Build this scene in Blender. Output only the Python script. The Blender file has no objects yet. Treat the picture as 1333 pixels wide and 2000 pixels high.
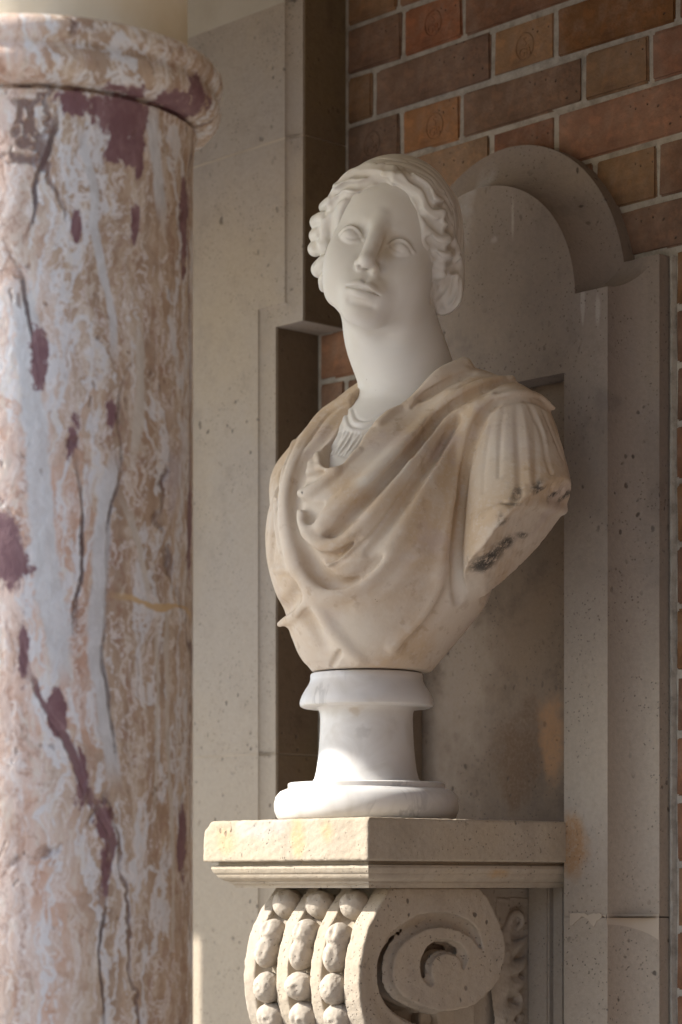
import bpy, bmesh, math, random
import numpy as np
from mathutils import Vector, Matrix

# ---------------------------------------------------------------- camera, sky, sun, exposure
SC = bpy.context.scene
COL = SC.collection
cam_data = bpy.data.cameras.new('camera')
cam = bpy.data.objects.new('camera', cam_data)
COL.objects.link(cam)
cam.location = (2.586, -2.765, 1.6)
cam.rotation_euler = (math.radians(90), 0, math.radians(47))
cam_data.lens = 90
cam_data.sensor_width = 36
cam_data.shift_y = .365
cam_data.clip_end = 400
cam_data.clip_start = .05
cam_data.dof.use_dof = True
cam_data.dof.focus_distance = 3.42
cam_data.dof.aperture_fstop = 4.5
SC.camera = cam

SUN_EL, SUN_AZ = math.radians(35.4), math.radians(227)     # azimuth of the sun's place, counter-clockwise from +X
sun_dir = Vector((math.cos(SUN_EL) * math.cos(SUN_AZ), math.cos(SUN_EL) * math.sin(SUN_AZ), math.sin(SUN_EL)))
world = bpy.data.worlds.new('World')
SC.world = world
world.use_nodes = True
wn = world.node_tree
sky = wn.nodes.new('ShaderNodeTexSky')
sky.sky_type = 'NISHITA'
sky.sun_disc = False
sky.sun_elevation = SUN_EL
sky.sun_rotation = math.radians(90) - SUN_AZ
wn.links.new(sky.outputs[0], wn.nodes['Background'].inputs[0])
wn.nodes['Background'].inputs[1].default_value = .125
sun_data = bpy.data.lights.new('sun', 'SUN')
sun_data.energy = 3.1
sun_data.angle = math.radians(.5)
sun_data.color = (1, .955, .89)
sun = bpy.data.objects.new('sun', sun_data)
COL.objects.link(sun)
sun.rotation_euler = sun_dir.to_track_quat('Z', 'Y').to_euler()
sun.location = sun_dir * 20

SC.view_settings.view_transform = 'Standard'
SC.view_settings.look = 'None'
SC.view_settings.gamma = 1
SC.view_settings.exposure = 1.6
SC.view_settings.use_curve_mapping = False
SC.cycles.max_bounces = 10
SC.cycles.diffuse_bounces = 7

# ---------------------------------------------------------------- small helpers
def thing(name, label, cat, loc=(0, 0, 0), group=None):
    o = bpy.data.objects.new(name, None)
    COL.objects.link(o)
    o.location = loc
    o.empty_display_size = .1
    o['label'] = label; o['category'] = cat
    if group: o['group'] = group
    return o

def link_mesh(name, me, mat, parent=None):
    o = bpy.data.objects.new(name, me)
    COL.objects.link(o)
    if mat is not None and not me.materials: me.materials.append(mat)
    if parent is not None: o.parent = parent
    return o

def from_bm(name, bm, mat, parent=None, smooth=None):
    me = bpy.data.meshes.new(name)
    bmesh.ops.recalc_face_normals(bm, faces=bm.faces)
    bm.to_mesh(me); bm.free()
    if smooth is not None:
        me.polygons.foreach_set('use_smooth', [True] * len(me.polygons))
        me.update()
        me.set_sharp_from_angle(angle=math.radians(smooth))
    return link_mesh(name, me, mat, parent)

def bm_box(bm, lo, hi):
    vs = [bm.verts.new((x, y, z)) for x in (lo[0], hi[0]) for y in (lo[1], hi[1]) for z in (lo[2], hi[2])]
    for f in ((0, 1, 3, 2), (4, 6, 7, 5), (0, 4, 5, 1), (2, 3, 7, 6), (0, 2, 6, 4), (1, 5, 7, 3)):
        bm.faces.new([vs[i] for i in f])
    return vs

def box(name, lo, hi, mat, parent=None, bevel=.002, seg=1):
    bm = bmesh.new()
    bm_box(bm, lo, hi)
    if bevel:
        bmesh.ops.bevel(bm, geom=bm.edges[:], offset=bevel, segments=seg, affect='EDGES', clamp_overlap=True)
    return from_bm(name, bm, mat, parent)

def lathe(name, prof, mat, parent=None, n=96, centre=(0, 0), smooth=50):
    """prof rows (radius, z)"""
    bm = bmesh.new()
    rings = []
    for r, z in prof:
        rings.append([bm.verts.new((centre[0] + r * math.cos(2 * math.pi * i / n), centre[1] + r * math.sin(2 * math.pi * i / n), z)) for i in range(n)])
    for a, b in zip(rings[:-1], rings[1:]):
        for i in range(n):
            bm.faces.new((a[i], a[(i + 1) % n], b[(i + 1) % n], b[i]))
    bm.faces.new(rings[0][::-1]); bm.faces.new(rings[-1])
    return from_bm(name, bm, mat, parent, smooth)

def sweep(bm, path, prof):
    """path: (x, z) points of the flat edge, prof: (outward, y) rows; outward is to the right of travel"""
    P = [Vector(p) for p in path]
    nrm = []
    for i in range(len(P)):
        ds = []
        if i > 0: ds.append((P[i] - P[i - 1]).normalized())
        if i < len(P) - 1: ds.append((P[i + 1] - P[i]).normalized())
        ns = [Vector((d.y, -d.x)) for d in ds]
        m = sum(ns, Vector((0, 0)))
        m = m.normalized()
        nrm.append(m / max(.3, m.dot(ns[0])))
    rows = [[bm.verts.new((P[i].x + nrm[i].x * o, y, P[i].y + nrm[i].y * o)) for o, y in prof] for i in range(len(P))]
    for a, b in zip(rows[:-1], rows[1:]):
        for j in range(len(prof) - 1):
            bm.faces.new((a[j], b[j], b[j + 1], a[j + 1]))

def face_xz(bm, pts, y):
    return bm.faces.new([bm.verts.new((x, y, z)) for x, z in pts])

# ---------------------------------------------------------------- material building
class Nodes:
    def __init__(s, name):
        s.m = bpy.data.materials.new(name)
        s.m.use_nodes = True
        s.t = s.m.node_tree
        s.bsdf = s.t.nodes['Principled BSDF']
        s.obj = s.t.nodes.new('ShaderNodeTexCoord').outputs['Object']
    def n(s, kind, **kw):
        q = s.t.nodes.new(kind)
        for k, v in kw.items(): setattr(q, k, v)
        return q
    def put(s, sock, v):
        if isinstance(v, bpy.types.NodeSocket): s.t.links.new(v, sock)
        elif isinstance(v, (tuple, list)) and len(v) == 3 and sock.type == 'RGBA': sock.default_value = (*v, 1)
        else: sock.default_value = v
    def math(s, op, a, b=0.0, c=None, clamp=False):
        q = s.n('ShaderNodeMath', operation=op, use_clamp=clamp)
        s.put(q.inputs[0], a); s.put(q.inputs[1], b)
        if c is not None: s.put(q.inputs[2], c)
        return q.outputs[0]
    def vmath(s, op, a, b):
        q = s.n('ShaderNodeVectorMath', operation=op)
        s.put(q.inputs[0], a); s.put(q.inputs[1], b)
        return q.outputs['Value' if op in ('LENGTH', 'DISTANCE', 'DOT_PRODUCT') else 'Vector']
    def scale(s, v, k):
        return s.vmath('MULTIPLY', v, k if isinstance(k, (tuple, list)) else (k, k, k))
    def noise(s, scale, vec=None, detail=4, rough=.55, dist=0.0, col=False, off=0.0):
        q = s.n('ShaderNodeTexNoise')
        v = vec if vec is not None else s.obj
        if off: v = s.vmath('ADD', v, (off, off * 1.7, off * .6))
        s.put(q.inputs['Vector'], v)
        q.inputs['Scale'].default_value = scale; q.inputs['Detail'].default_value = detail
        q.inputs['Roughness'].default_value = rough; q.inputs['Distortion'].default_value = dist
        return q.outputs['Color' if col else 'Fac']
    def voro(s, scale, vec=None, feature='F1', rnd=1.0, out='Distance'):
        q = s.n('ShaderNodeTexVoronoi', feature=feature)
        s.put(q.inputs['Vector'], vec if vec is not None else s.obj)
        q.inputs['Scale'].default_value = scale; q.inputs['Randomness'].default_value = rnd
        return q.outputs[out]
    def step(s, v, a, b):
        """smooth step from a to b (a > b gives the falling one)"""
        q = s.n('ShaderNodeMapRange', interpolation_type='SMOOTHSTEP')
        s.put(q.inputs[0], v)
        if a < b:
            q.inputs[1].default_value, q.inputs[2].default_value, q.inputs[3].default_value, q.inputs[4].default_value = a, b, 0, 1
        else:
            q.inputs[1].default_value, q.inputs[2].default_value, q.inputs[3].default_value, q.inputs[4].default_value = b, a, 1, 0
        return q.outputs[0]
    def mix(s, f, a, b, mode='MIX'):
        q = s.n('ShaderNodeMix', data_type='RGBA', blend_type=mode)
        s.put(q.inputs[0], f); s.put(q.inputs[6], a); s.put(q.inputs[7], b)
        return q.outputs[2]
    def ramp(s, v, stops):
        q = s.n('ShaderNodeValToRGB')
        s.put(q.inputs[0], v)
        el = q.color_ramp.elements
        while len(el) < len(stops): el.new(.5)
        for e, (p, c) in zip(el, stops):
            e.position = p; e.color = (*c, 1)
        return q.outputs[0]
    def spot(s, c, r, wob=None, amp=.5, soft=.55):
        """mask of a stain round a place on the thing; r may be three radii"""
        d = s.vmath('SUBTRACT', s.obj, c)
        rr = r if isinstance(r, (tuple, list)) else (r, r, r)
        d = s.vmath('LENGTH', s.vmath('DIVIDE', d, rr), (0, 0, 0))
        if wob is not None: d = s.math('ADD', d, s.math('MULTIPLY', s.math('SUBTRACT', wob, .5), amp * 2))
        return s.step(d, 1.0, 1.0 - soft)
    def bump(s, h, strength=.3, dist=.002, prev=None):
        q = s.n('ShaderNodeBump')
        q.inputs['Strength'].default_value = strength; q.inputs['Distance'].default_value = dist
        s.put(q.inputs['Height'], h)
        if prev is not None: s.put(q.inputs['Normal'], prev)
        return q.outputs[0]
    def done(s, col, rough=.7, normal=None, spec=.3, sss=0):
        s.put(s.bsdf.inputs['Base Color'], col)
        s.put(s.bsdf.inputs['Roughness'], rough)
        s.bsdf.inputs['Specular IOR Level'].default_value = spec
        if normal is not None: s.put(s.bsdf.inputs['Normal'], normal)
        if sss:
            s.bsdf.inputs['Subsurface Weight'].default_value = sss
            s.bsdf.inputs['Subsurface Radius'].default_value = (.012, .009, .006)
            s.bsdf.inputs['Subsurface Scale'].default_value = 1
        return s.m

def stone_material(name, base, dark, warm, pit=1.0, low=None, low_z=None, seed=0.0, grime=None):
    """weathered freestone: mottled, pitted, streaked; low/low_z = a lighter, warmer tone towards the bottom"""
    k = Nodes(name)
    big = k.noise(3.2, detail=5, rough=.6, off=seed)
    mid = k.noise(17, detail=5, rough=.65, off=seed + 3)
    fine = k.noise(160, detail=3, rough=.7)
    streak = k.noise(9, k.scale(k.obj, (1, 1, .16)), detail=4, off=seed + 1)
    col = k.mix(k.step(big, .36, .66), base, warm)
    col = k.mix(k.math('MULTIPLY', k.step(mid, .5, .75), .55), col, dark)
    col = k.mix(k.math('MULTIPLY', k.step(streak, .52, .72), .35), col, dark)
    if low is not None:
        z = k.n('ShaderNodeSeparateXYZ'); k.put(z.inputs[0], k.obj)
        zz = k.math('ADD', z.outputs[2], k.math('MULTIPLY', k.math('SUBTRACT', big, .5), .5))
        col = k.mix(k.step(zz, low_z + .35, low_z - .3), col, low)
    if grime is not None:
        for c, r, g in grime:
            m_ = k.math('MULTIPLY', k.spot(c, r, k.math('ADD', k.math('MULTIPLY', mid, .5), k.math('MULTIPLY', streak, .5)), 1.7, .7), k.math('ADD', .45, k.math('MULTIPLY', k.step(fine, .3, .6), .45)))
            col = k.mix(m_, col, g)
    col = k.mix(k.math('MULTIPLY', k.math('SUBTRACT', fine, .35, clamp=True), .5), col, (dark[0] * .6, dark[1] * .6, dark[2] * .6))
    # pits and dark specks
    pv = k.vmath('ADD', k.obj, k.scale(k.noise(30, col=True, detail=2), .02))
    p1 = k.voro(60, k.scale(pv, (1, 1, .72)))
    gate = k.math('MULTIPLY', k.step(k.noise(13, off=seed + 9), .44, .58), k.step(k.noise(3, off=seed + 19), .40, .58))
    pits = k.math('MULTIPLY', k.step(p1, .2, .1), gate)
    p2 = k.math('MULTIPLY', k.step(k.voro(150, pv), .22, .1), k.step(k.noise(11, off=seed + 5), .42, .6))
    p3 = k.math('MULTIPLY', k.step(k.voro(15, k.scale(pv, (1, 1, .6))), .085, .055), k.step(k.noise(4, off=seed + 15), .52, .62))
    allp = k.math('MAXIMUM', k.math('MAXIMUM', pits, p3), k.math('MULTIPLY', p2, .8))
    col = k.mix(k.math('MULTIPLY', allp, .75 * pit), col, (.045, .035, .028))
    h = k.math('ADD', k.math('MULTIPLY', fine, .5), k.math('MULTIPLY', mid, 1.2))
    h = k.math('SUBTRACT', h, k.math('MULTIPLY', allp, 1.3 * pit))
    return k.done(col, .85, k.bump(h, .55, .0028), spec=.2)
# ---------------------------------------------------------------- sculpting tools (signed distance clay)
F32 = np.float32

def catmull(pts, n):
    """smooth polyline through rows of pts (any width: xyz + extra columns)"""
    P = np.asarray(pts, float)
    if len(P) < 3:
        t = np.linspace(0, 1, max(2, n))[:, None]
        return P[0] * (1 - t) + P[-1] * t
    Q = np.vstack([2 * P[0] - P[1], P, 2 * P[-1] - P[-2]])
    seg = len(P) - 1
    out = []
    per = max(2, int(math.ceil(n / seg)))
    for i in range(seg):
        p0, p1, p2, p3 = Q[i:i + 4]
        t = np.linspace(0, 1, per, endpoint=(i == seg - 1))[:, None]
        out.append(.5 * (2 * p1 + (p2 - p0) * t + (2 * p0 - 5 * p1 + 4 * p2 - p3) * t ** 2 + (3 * p1 - p0 - 3 * p2 + p3) * t ** 3))
    return np.vstack(out)

class Clay:
    def __init__(s, lo, hi, h, R=None, T=None, S=1.0):
        s.h = h
        s.lo = np.array(lo, float)
        n = [int(math.ceil((hi[i] - lo[i]) / h)) + 1 for i in range(3)]
        s.n = np.array(n)
        s.ax = [(lo[i] + h * np.arange(n[i])).astype(F32) for i in range(3)]
        s.f = np.full(n, 1e3, F32)
        s.R = np.eye(3) if R is None else np.array(R, float)
        s.T = np.zeros(3) if T is None else np.array(T, float)
        s.S = S
    def W(s, P):                                   # local -> grid frame
        return (s.S * np.asarray(P, float)) @ s.R.T + s.T
    def _sl(s, lo, hi):
        a = np.clip(np.floor((np.array(lo) - s.lo) / s.h).astype(int), 0, s.n)
        b = np.clip(np.ceil((np.array(hi) - s.lo) / s.h).astype(int) + 1, 0, s.n)
        if np.any(b <= a):
            return None
        return tuple(slice(int(a[i]), int(b[i])) for i in range(3))
    def _xyz(s, sl):
        return (s.ax[0][sl[0]][:, None, None], s.ax[1][sl[1]][None, :, None], s.ax[2][sl[2]][None, None, :])
    def _mix(s, sl, d, k, sub):
        f = s.f[sl]
        if sub:
            d = -d
            if k > 0:
                hh = np.maximum(k - np.abs(f - d), 0) / k
                s.f[sl] = np.maximum(f, d) + hh * hh * (k * .25)
            else:
                s.f[sl] = np.maximum(f, d)
        else:
            if k > 0:
                hh = np.maximum(k - np.abs(f - d), 0) / k
                s.f[sl] = np.minimum(f, d) - hh * hh * (k * .25)
            else:
                s.f[sl] = np.minimum(f, d)
    def ell(s, c, r, k=10, sub=False, rot=None):
        """ellipsoid in local units; rot = extra local rotation matrix"""
        c = s.W(c)
        r = np.array(r, float) * s.S
        R = s.R if rot is None else s.R @ np.array(rot)
        m = float(max(r)) + k + 3 * s.h
        sl = s._sl(c - m, c + m)
        if sl is None:
            return
        x, y, z = s._xyz(sl)
        x = x - F32(c[0]); y = y - F32(c[1]); z = z - F32(c[2])
        Rt = R.T.astype(F32)
        k0 = 0; k1 = 0
        for i in range(3):
            q = Rt[i, 0] * x + Rt[i, 1] * y + Rt[i, 2] * z
            k0 = k0 + (q / F32(r[i])) ** 2
            k1 = k1 + (q / F32(r[i] ** 2)) ** 2
        k0 = np.sqrt(k0)
        d = k0 * (k0 - 1) / np.maximum(np.sqrt(k1), 1e-6)
        s._mix(sl, d.astype(F32), k * 1.0, sub)
    def _chain(s, P, rad, pad, extra=None):
        """distance to a chain of round cones, evaluated in the chain's box"""
        rad = np.asarray(rad, float)
        m = rad.max() + pad
        sl = s._sl(P.min(0) - m, P.max(0) + m)
        if sl is None:
            return None, None, None
        org = np.array([q.start for q in sl])
        shp = tuple(q.stop - q.start for q in sl)
        D = np.full(shp, 1e3, F32)
        E = None if extra is None else np.zeros(shp, F32)
        for i in range(len(P) - 1):
            a, b = P[i], P[i + 1]
            mm = max(rad[i], rad[i + 1]) + pad
            s2 = s._sl(np.minimum(a, b) - mm, np.maximum(a, b) + mm)
            if s2 is None:
                continue
            ls = tuple(slice(s2[j].start - org[j], s2[j].stop - org[j]) for j in range(3))
            x, y, z = s._xyz(s2)
            ab = b - a
            L2 = max(float(ab @ ab), 1e-9)
            px = x - F32(a[0]); py = y - F32(a[1]); pz = z - F32(a[2])
            t = np.clip((px * F32(ab[0]) + py * F32(ab[1]) + pz * F32(ab[2])) / F32(L2), 0, 1)
            d = np.sqrt((px - t * F32(ab[0])) ** 2 + (py - t * F32(ab[1])) ** 2 + (pz - t * F32(ab[2])) ** 2)
            d -= F32(rad[i]) + t * F32(rad[i + 1] - rad[i])
            cur = D[ls]
            if E is not None:
                e = F32(extra[i]) + t * F32(extra[i + 1] - extra[i])
                E[ls] = np.where(d < cur, e, E[ls])
            D[ls] = np.minimum(cur, d)
        return sl, D, E
    def stroke(s, pts, k=6, sub=False, n=24, world=False):
        """rounded tube through rows (x, y, z, radius)"""
        P = catmull(pts, n)
        X = P[:, :3] if world else s.W(P[:, :3])
        r = np.maximum(P[:, 3], .3) * (1 if world else s.S)
        sl, D, _ = s._chain(X, r, k + 2 * s.h)
        if sl is not None:
            s._mix(sl, D, k, sub)
    def ridge(s, pts, n=24, world=False):
        """soft raised (h > 0) or cut (h < 0) line through rows (x, y, z, h, w)"""
        P = catmull(pts, n)
        X = P[:, :3] if world else s.W(P[:, :3])
        sc = 1 if world else s.S
        w = float(np.mean(P[:, 4])) * sc
        sl, D, E = s._chain(X, np.zeros(len(X)), 2.6 * w, P[:, 3] * sc)
        if sl is not None:
            s.f[sl] -= E * np.exp(-(D / F32(w)) ** 2)
    def bump(s, c, h, w, world=False):
        c = np.asarray(c, float) if world else s.W(c)
        sc = 1 if world else s.S
        w = np.broadcast_to(np.asarray(w, float) * sc, (3,))
        m = 2.6 * w.max()
        sl = s._sl(c - m, c + m)
        if sl is None:
            return
        x, y, z = s._xyz(sl)
        s.f[sl] -= F32(h * sc) * np.exp(-((x - F32(c[0])) / F32(w[0])) ** 2 - ((y - F32(c[1])) / F32(w[1])) ** 2 - ((z - F32(c[2])) / F32(w[2])) ** 2)
    def plane(s, p, nrm, k=3, rough=0, seed=0, box=None):
        """cut away everything on the side nrm points to"""
        nrm = np.array(nrm, float); nrm /= np.linalg.norm(nrm)
        sl = s._sl(*box) if box is not None else tuple(slice(0, int(q)) for q in s.n)
        x, y, z = s._xyz(sl)
        d = (x - F32(p[0])) * F32(nrm[0]) + (y - F32(p[1])) * F32(nrm[1]) + (z - F32(p[2])) * F32(nrm[2])
        if rough:
            d = d + F32(rough) * wob(x, y, z, seed)
        s._mix(sl, -d.astype(F32), k, True)
    def mesh(s, smooth=3):
        f = s.f
        ins = f < 0
        nx, ny, nz = f.shape
        c = [(i, j, k) for i in (0, 1) for j in (0, 1) for k in (0, 1)]
        cnt = np.zeros((nx - 1, ny - 1, nz - 1), np.uint8)
        for i, j, k in c:
            cnt += ins[i:nx - 1 + i, j:ny - 1 + j, k:nz - 1 + k]
        act = np.nonzero((cnt > 0) & (cnt < 8))
        idx = np.full(cnt.shape, -1, np.int32)
        N = len(act[0])
        idx[act] = np.arange(N)
        val = {q: f[act[0] + q[0], act[1] + q[1], act[2] + q[2]] for q in c}
        acc = np.zeros((N, 3)); num = np.zeros(N)
        for q in c:
            for a in range(3):
                if q[a] == 0:
                    q2 = list(q); q2[a] = 1; q2 = tuple(q2)
                    v0, v1 = val[q], val[q2]
                    m = (v0 < 0) != (v1 < 0)
                    t = np.where(m, v0 / np.where(m, v0 - v1, 1), 0)
                    for b in range(3):
                        acc[:, b] += np.where(m, t if b == a else q[b], 0)
                    num += m
        V = (np.stack(act, 1) + acc / num[:, None]) * s.h + s.lo
        quads = []
        for a in range(3):
            b, d = (a + 1) % 3, (a + 2) % 3
            s0 = [slice(None)] * 3; s1 = [slice(None)] * 3
            s0[a] = slice(0, f.shape[a] - 1); s1[a] = slice(1, f.shape[a])
            for q in (b, d):
                s0[q] = slice(1, f.shape[q] - 1); s1[q] = slice(1, f.shape[q] - 1)
            A = ins[tuple(s0)]; B = ins[tuple(s1)]
            for flip, M in ((False, A & ~B), (True, ~A & B)):
                e = np.stack(np.nonzero(M), 1)
                if not len(e):
                    continue
                e[:, b] += 1; e[:, d] += 1
                def cell(ob, od):
                    q = e.copy(); q[:, b] += ob; q[:, d] += od
                    return idx[q[:, 0], q[:, 1], q[:, 2]]
                Q = np.stack([cell(-1, -1), cell(0, -1), cell(0, 0), cell(-1, 0)], 1)
                quads.append(Q[:, ::-1] if flip else Q)
        Q = np.vstack(quads)
        Q = Q[(Q >= 0).all(1)]
        if smooth:
            E = np.vstack([Q[:, [0, 1]], Q[:, [1, 2]], Q[:, [2, 3]], Q[:, [3, 0]]])
            E = np.vstack([E, E[:, ::-1]])
            deg = np.maximum(np.bincount(E[:, 0], minlength=N), 1)
            for it in range(smooth):
                for lam in (.55, -.57):
                    av = np.stack([np.bincount(E[:, 0], V[E[:, 1], q], N) for q in range(3)], 1) / deg[:, None]
                    V = V + lam * (av - V)
        return V, Q

def wob(x, y, z, seed=0, scale=1.0):
    """cheap smooth noise about -1..1 made of a few sines (period ~ 20-60 units)"""
    r = random.Random(seed)
    v = 0
    for i in range(7):
        fx, fy, fz = [r.uniform(-1, 1) for _ in range(3)]
        q = (.11 + .07 * i) * scale
        v = v + np.sin(q * (fx * x + fy * y + fz * z) + r.uniform(0, 6.3)) / (1.3 + .35 * i)
    return (v / 2.4).astype(F32)

def largest_piece(V, Q):
    """drop loose crumbs: keep the faces of the biggest connected piece"""
    E = np.vstack([Q[:, [0, 1]], Q[:, [1, 2]], Q[:, [2, 3]]])
    lab = np.arange(len(V))
    while True:
        old = lab.copy()
        m = np.minimum(lab[E[:, 0]], lab[E[:, 1]])
        np.minimum.at(lab, E[:, 0], m); np.minimum.at(lab, E[:, 1], m)
        for _ in range(6): lab = lab[lab]
        if (lab == old).all(): break
    best = np.bincount(lab).argmax()
    keep = lab == best
    idx = np.cumsum(keep) - 1
    return V[keep], idx[Q[keep[Q[:, 0]]]]

def clay_object(name, clay, mat, parent, smooth=3, scale=.001, offset=(0, 0, 0)):
    V, Q = largest_piece(*clay.mesh(smooth))
    V = V * scale + np.array(offset)
    me = bpy.data.meshes.new(name)
    me.vertices.add(len(V)); me.vertices.foreach_set('co', V.astype(F32).ravel())
    me.loops.add(Q.size); me.loops.foreach_set('vertex_index', Q.astype(np.int32).ravel())
    me.polygons.add(len(Q)); me.polygons.foreach_set('loop_start', np.arange(0, Q.size, 4, dtype=np.int32))
    me.polygons.foreach_set('use_smooth', np.ones(len(Q), bool))
    me.update(calc_edges=True)
    o = bpy.data.objects.new(name, me)
    COL.objects.link(o)
    if mat: me.materials.append(mat)
    if parent: o.parent = parent
    return o
# ---------------------------------------------------------------- the bust (millimetres, origin on the socle axis at shelf level)
def rx(a): c, s = math.cos(a), math.sin(a); return np.array([[1, 0, 0], [0, c, -s], [0, s, c]])
def ry(a): c, s = math.cos(a), math.sin(a); return np.array([[c, 0, s], [0, 1, 0], [-s, 0, c]])
def rz(a): c, s = math.cos(a), math.sin(a); return np.array([[c, -s, 0], [s, c, 0], [0, 0, 1]])
RAD = math.radians
HEAD_R = rz(RAD(37)) @ rx(RAD(2)) @ ry(RAD(17))
HEAD_T = (56, -12, 786)
HEAD_S = 1.06

def mir(pts):
    return [(-p[0],) + tuple(p[1:]) for p in pts]

def both(fn, pts, **kw):
    fn(pts, **kw); fn(mir(pts), **kw)

def skull_masses(c, grow=0):
    g = grow
    c.ell((-4, 14, 36), (73 + g, 92 + g, 78 + g), k=10)
    c.ell((0, -30, 34), (62 + g, 56 + g, 56 + g), k=26)

def head_clay(h=1.6, folds=True):
    c = Clay((-75, -150, 470), (190, 120, 925), h, HEAD_R, HEAD_T, HEAD_S)
    skull_masses(c)
    c.ell((2, -28, -22), (66, 58, 82), k=24)                 # face mass
    c.ell((6, -42, -67), (52, 44, 46), k=22)                 # jaw
    c.ell((8, -69, -100), (25, 18, 18), k=22)                 # chin
    for q in (-1, 1):
        c.ell((q * 36, -52, -36), (27, 27, 34), k=22)        # cheeks
        c.ell((q * 52 + (7 if q < 0 else 1), -14, -58), (17, 36, 34), k=22)        # jaw corner
    # neck, in the grid frame
    c.stroke([(27, 12, 722, 62), (33, 18, 676, 67), (44, 33, 622, 68), (42, 46, 575, 76), (36, 50, 530, 90)], k=26, world=True)
    # chest under the tunic
    c.ell(c.R.T @ (np.array((16., 20, 462)) - c.T) / c.S, (138 / c.S, 106 / c.S, 114 / c.S), k=40, rot=HEAD_R.T @ rz(RAD(12)))
    for r in CHEST_PAD:
        c.stroke(r, k=22, world=True)
    # eye hollows and brow
    for q in (-1, 1):
        c.bump((q * 31, -88, -5), -4.5, (18, 14, 11))
        c.bump((q * 15, -92, -4), -3.4, (9, 12, 12))
        pass
    both(c.ridge, [(12, -93, 9, 1.4, 8), (30, -93, 16, 1.8, 8), (50, -80, 9, 1, 8)])
    # nose
    c.stroke([(0, -82, 20, 9), (0, -90, 2, 10), (0, -97, -20, 10.5), (0, -102.5, -36, 9.8)], k=10)
    c.ell((0, -104.5, -37), (8.2, 8.5, 7.5), k=8)
    for q in (-1, 1):
        c.ell((q * 10.5, -94.5, -42.5), (6.4, 9.5, 6), k=6)
        c.ridge([(q * 16, -86, -34, -1.5, 4), (q * 22, -92, -42, -2, 4), (q * 21, -90, -50, -1.5, 4)])
    for q in (-1, 1):
        c.ell((q * 6.8, -101, -49), (3.4, 5, 4.4), k=2, sub=True)
    # under the jaw
    both(c.ridge, [(0, -58, -124, -4, 16), (26, -42, -118, -4.5, 16), (48, -14, -100, -4, 16)])
    # mouth
    mx = lambda rows: [(r[0] + 4,) + tuple(r[1:]) for r in rows]
    c.ell((4, -78, -71), (28, 18, 18), k=18)
    c.stroke(mx([(-19, -89, -70.5, 2), (-11, -94, -68, 4), (-4, -96, -66.5, 4.4), (0, -95.6, -67, 4.2), (4, -96, -66.5, 4.4), (11, -94, -68, 4), (19, -89, -70.5, 2)]), k=5)
    c.stroke(mx([(-15, -89, -75, 2.4), (-8, -92.5, -77.5, 5), (0, -93.5, -78.5, 5.6), (8, -92.5, -77.5, 5), (15, -89, -75, 2.4)]), k=5)
    c.ridge(mx([(-21, -89, -73, -2.5, 2), (-11, -95, -72.2, -3.4, 2), (-4, -98, -71.4, -3.8, 2), (0, -98, -72, -4, 2), (4, -98, -71.4, -3.8, 2), (11, -95, -72.2, -3.4, 2), (21, -89, -73, -2.5, 2)]))
    c.ridge(mx([(0, -95, -53, -2, 4), (0, -97, -61, -2, 4)]))
    c.ridge(mx([(-14, -85, -88, -2.5, 6), (0, -90, -88.5, -3.5, 6), (14, -85, -88, -2.5, 6)]))
    # eyelids
    for q in (-1, 1):
        x = q * 31 - (2 if q < 0 else 0)
        c.ell((x, -70.9, -7), (16.5, 16.4, 13), k=3)
        up = [(x - q * 15, -83, -5), (x - q * 9, -86.5, 2), (x, -87.4, 6), (x + q * 8.5, -83.6, 4), (x + q * 16.5, -74.5, -3)]
        lo = [(x - q * 15, -83, -5.5), (x - q * 7, -85.4, -10), (x + q * 1, -84.6, -11.6), (x + q * 9, -80, -9), (x + q * 16, -74, -4)]
        up = [(p[0], p[1], p[2] - 4.5) for p in up]; lo = [(p[0], p[1], p[2] - 4.5) for p in lo]
        c.ridge([(p[0], p[1] - 1, p[2] + 5, -1.2, 2.8) for p in up])
        c.stroke([(p[0], p[1] + 1.9, p[2], 1.5) for p in up], k=4)
        c.stroke([(p[0], p[1] + 2.2, p[2], 1.2) for p in lo], k=5)
        c.ridge([(p[0], p[1] - .6, p[2] - 3, -1.3, 1.5) for p in up])
        c.ridge([(p[0], p[1], p[2] + 2.6, -.8, 1.5) for p in lo])
    # ears below the hair
    for q, e in ((-1, -9), (1, -7)):
        x = q * (66 + e)
        c.ell((x, -4, -66), (8, 8, 10), k=3)
        c.ell((x + q * 1, 4, -42), (9, 12, 22), k=5)
        c.stroke([(x + q * 4, -8, -36, 3.5), (x + q * 7, 6, -22, 4), (x + q * 9, 18, -34, 4.5), (x + q * 6, 10, -54, 4.5)], k=3)
        c.stroke([(x + q * 7, 5, -34, 3), (x + q * 8, 8, -48, 3.2)], k=3)
        c.ell((x + q * 11, -3, -46), (6, 6, 11), k=3, sub=True)
    if folds:
        for kind, rows in TUNIC_FOLDS:
            c.ridge(rows, world=True)
    return c

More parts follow.
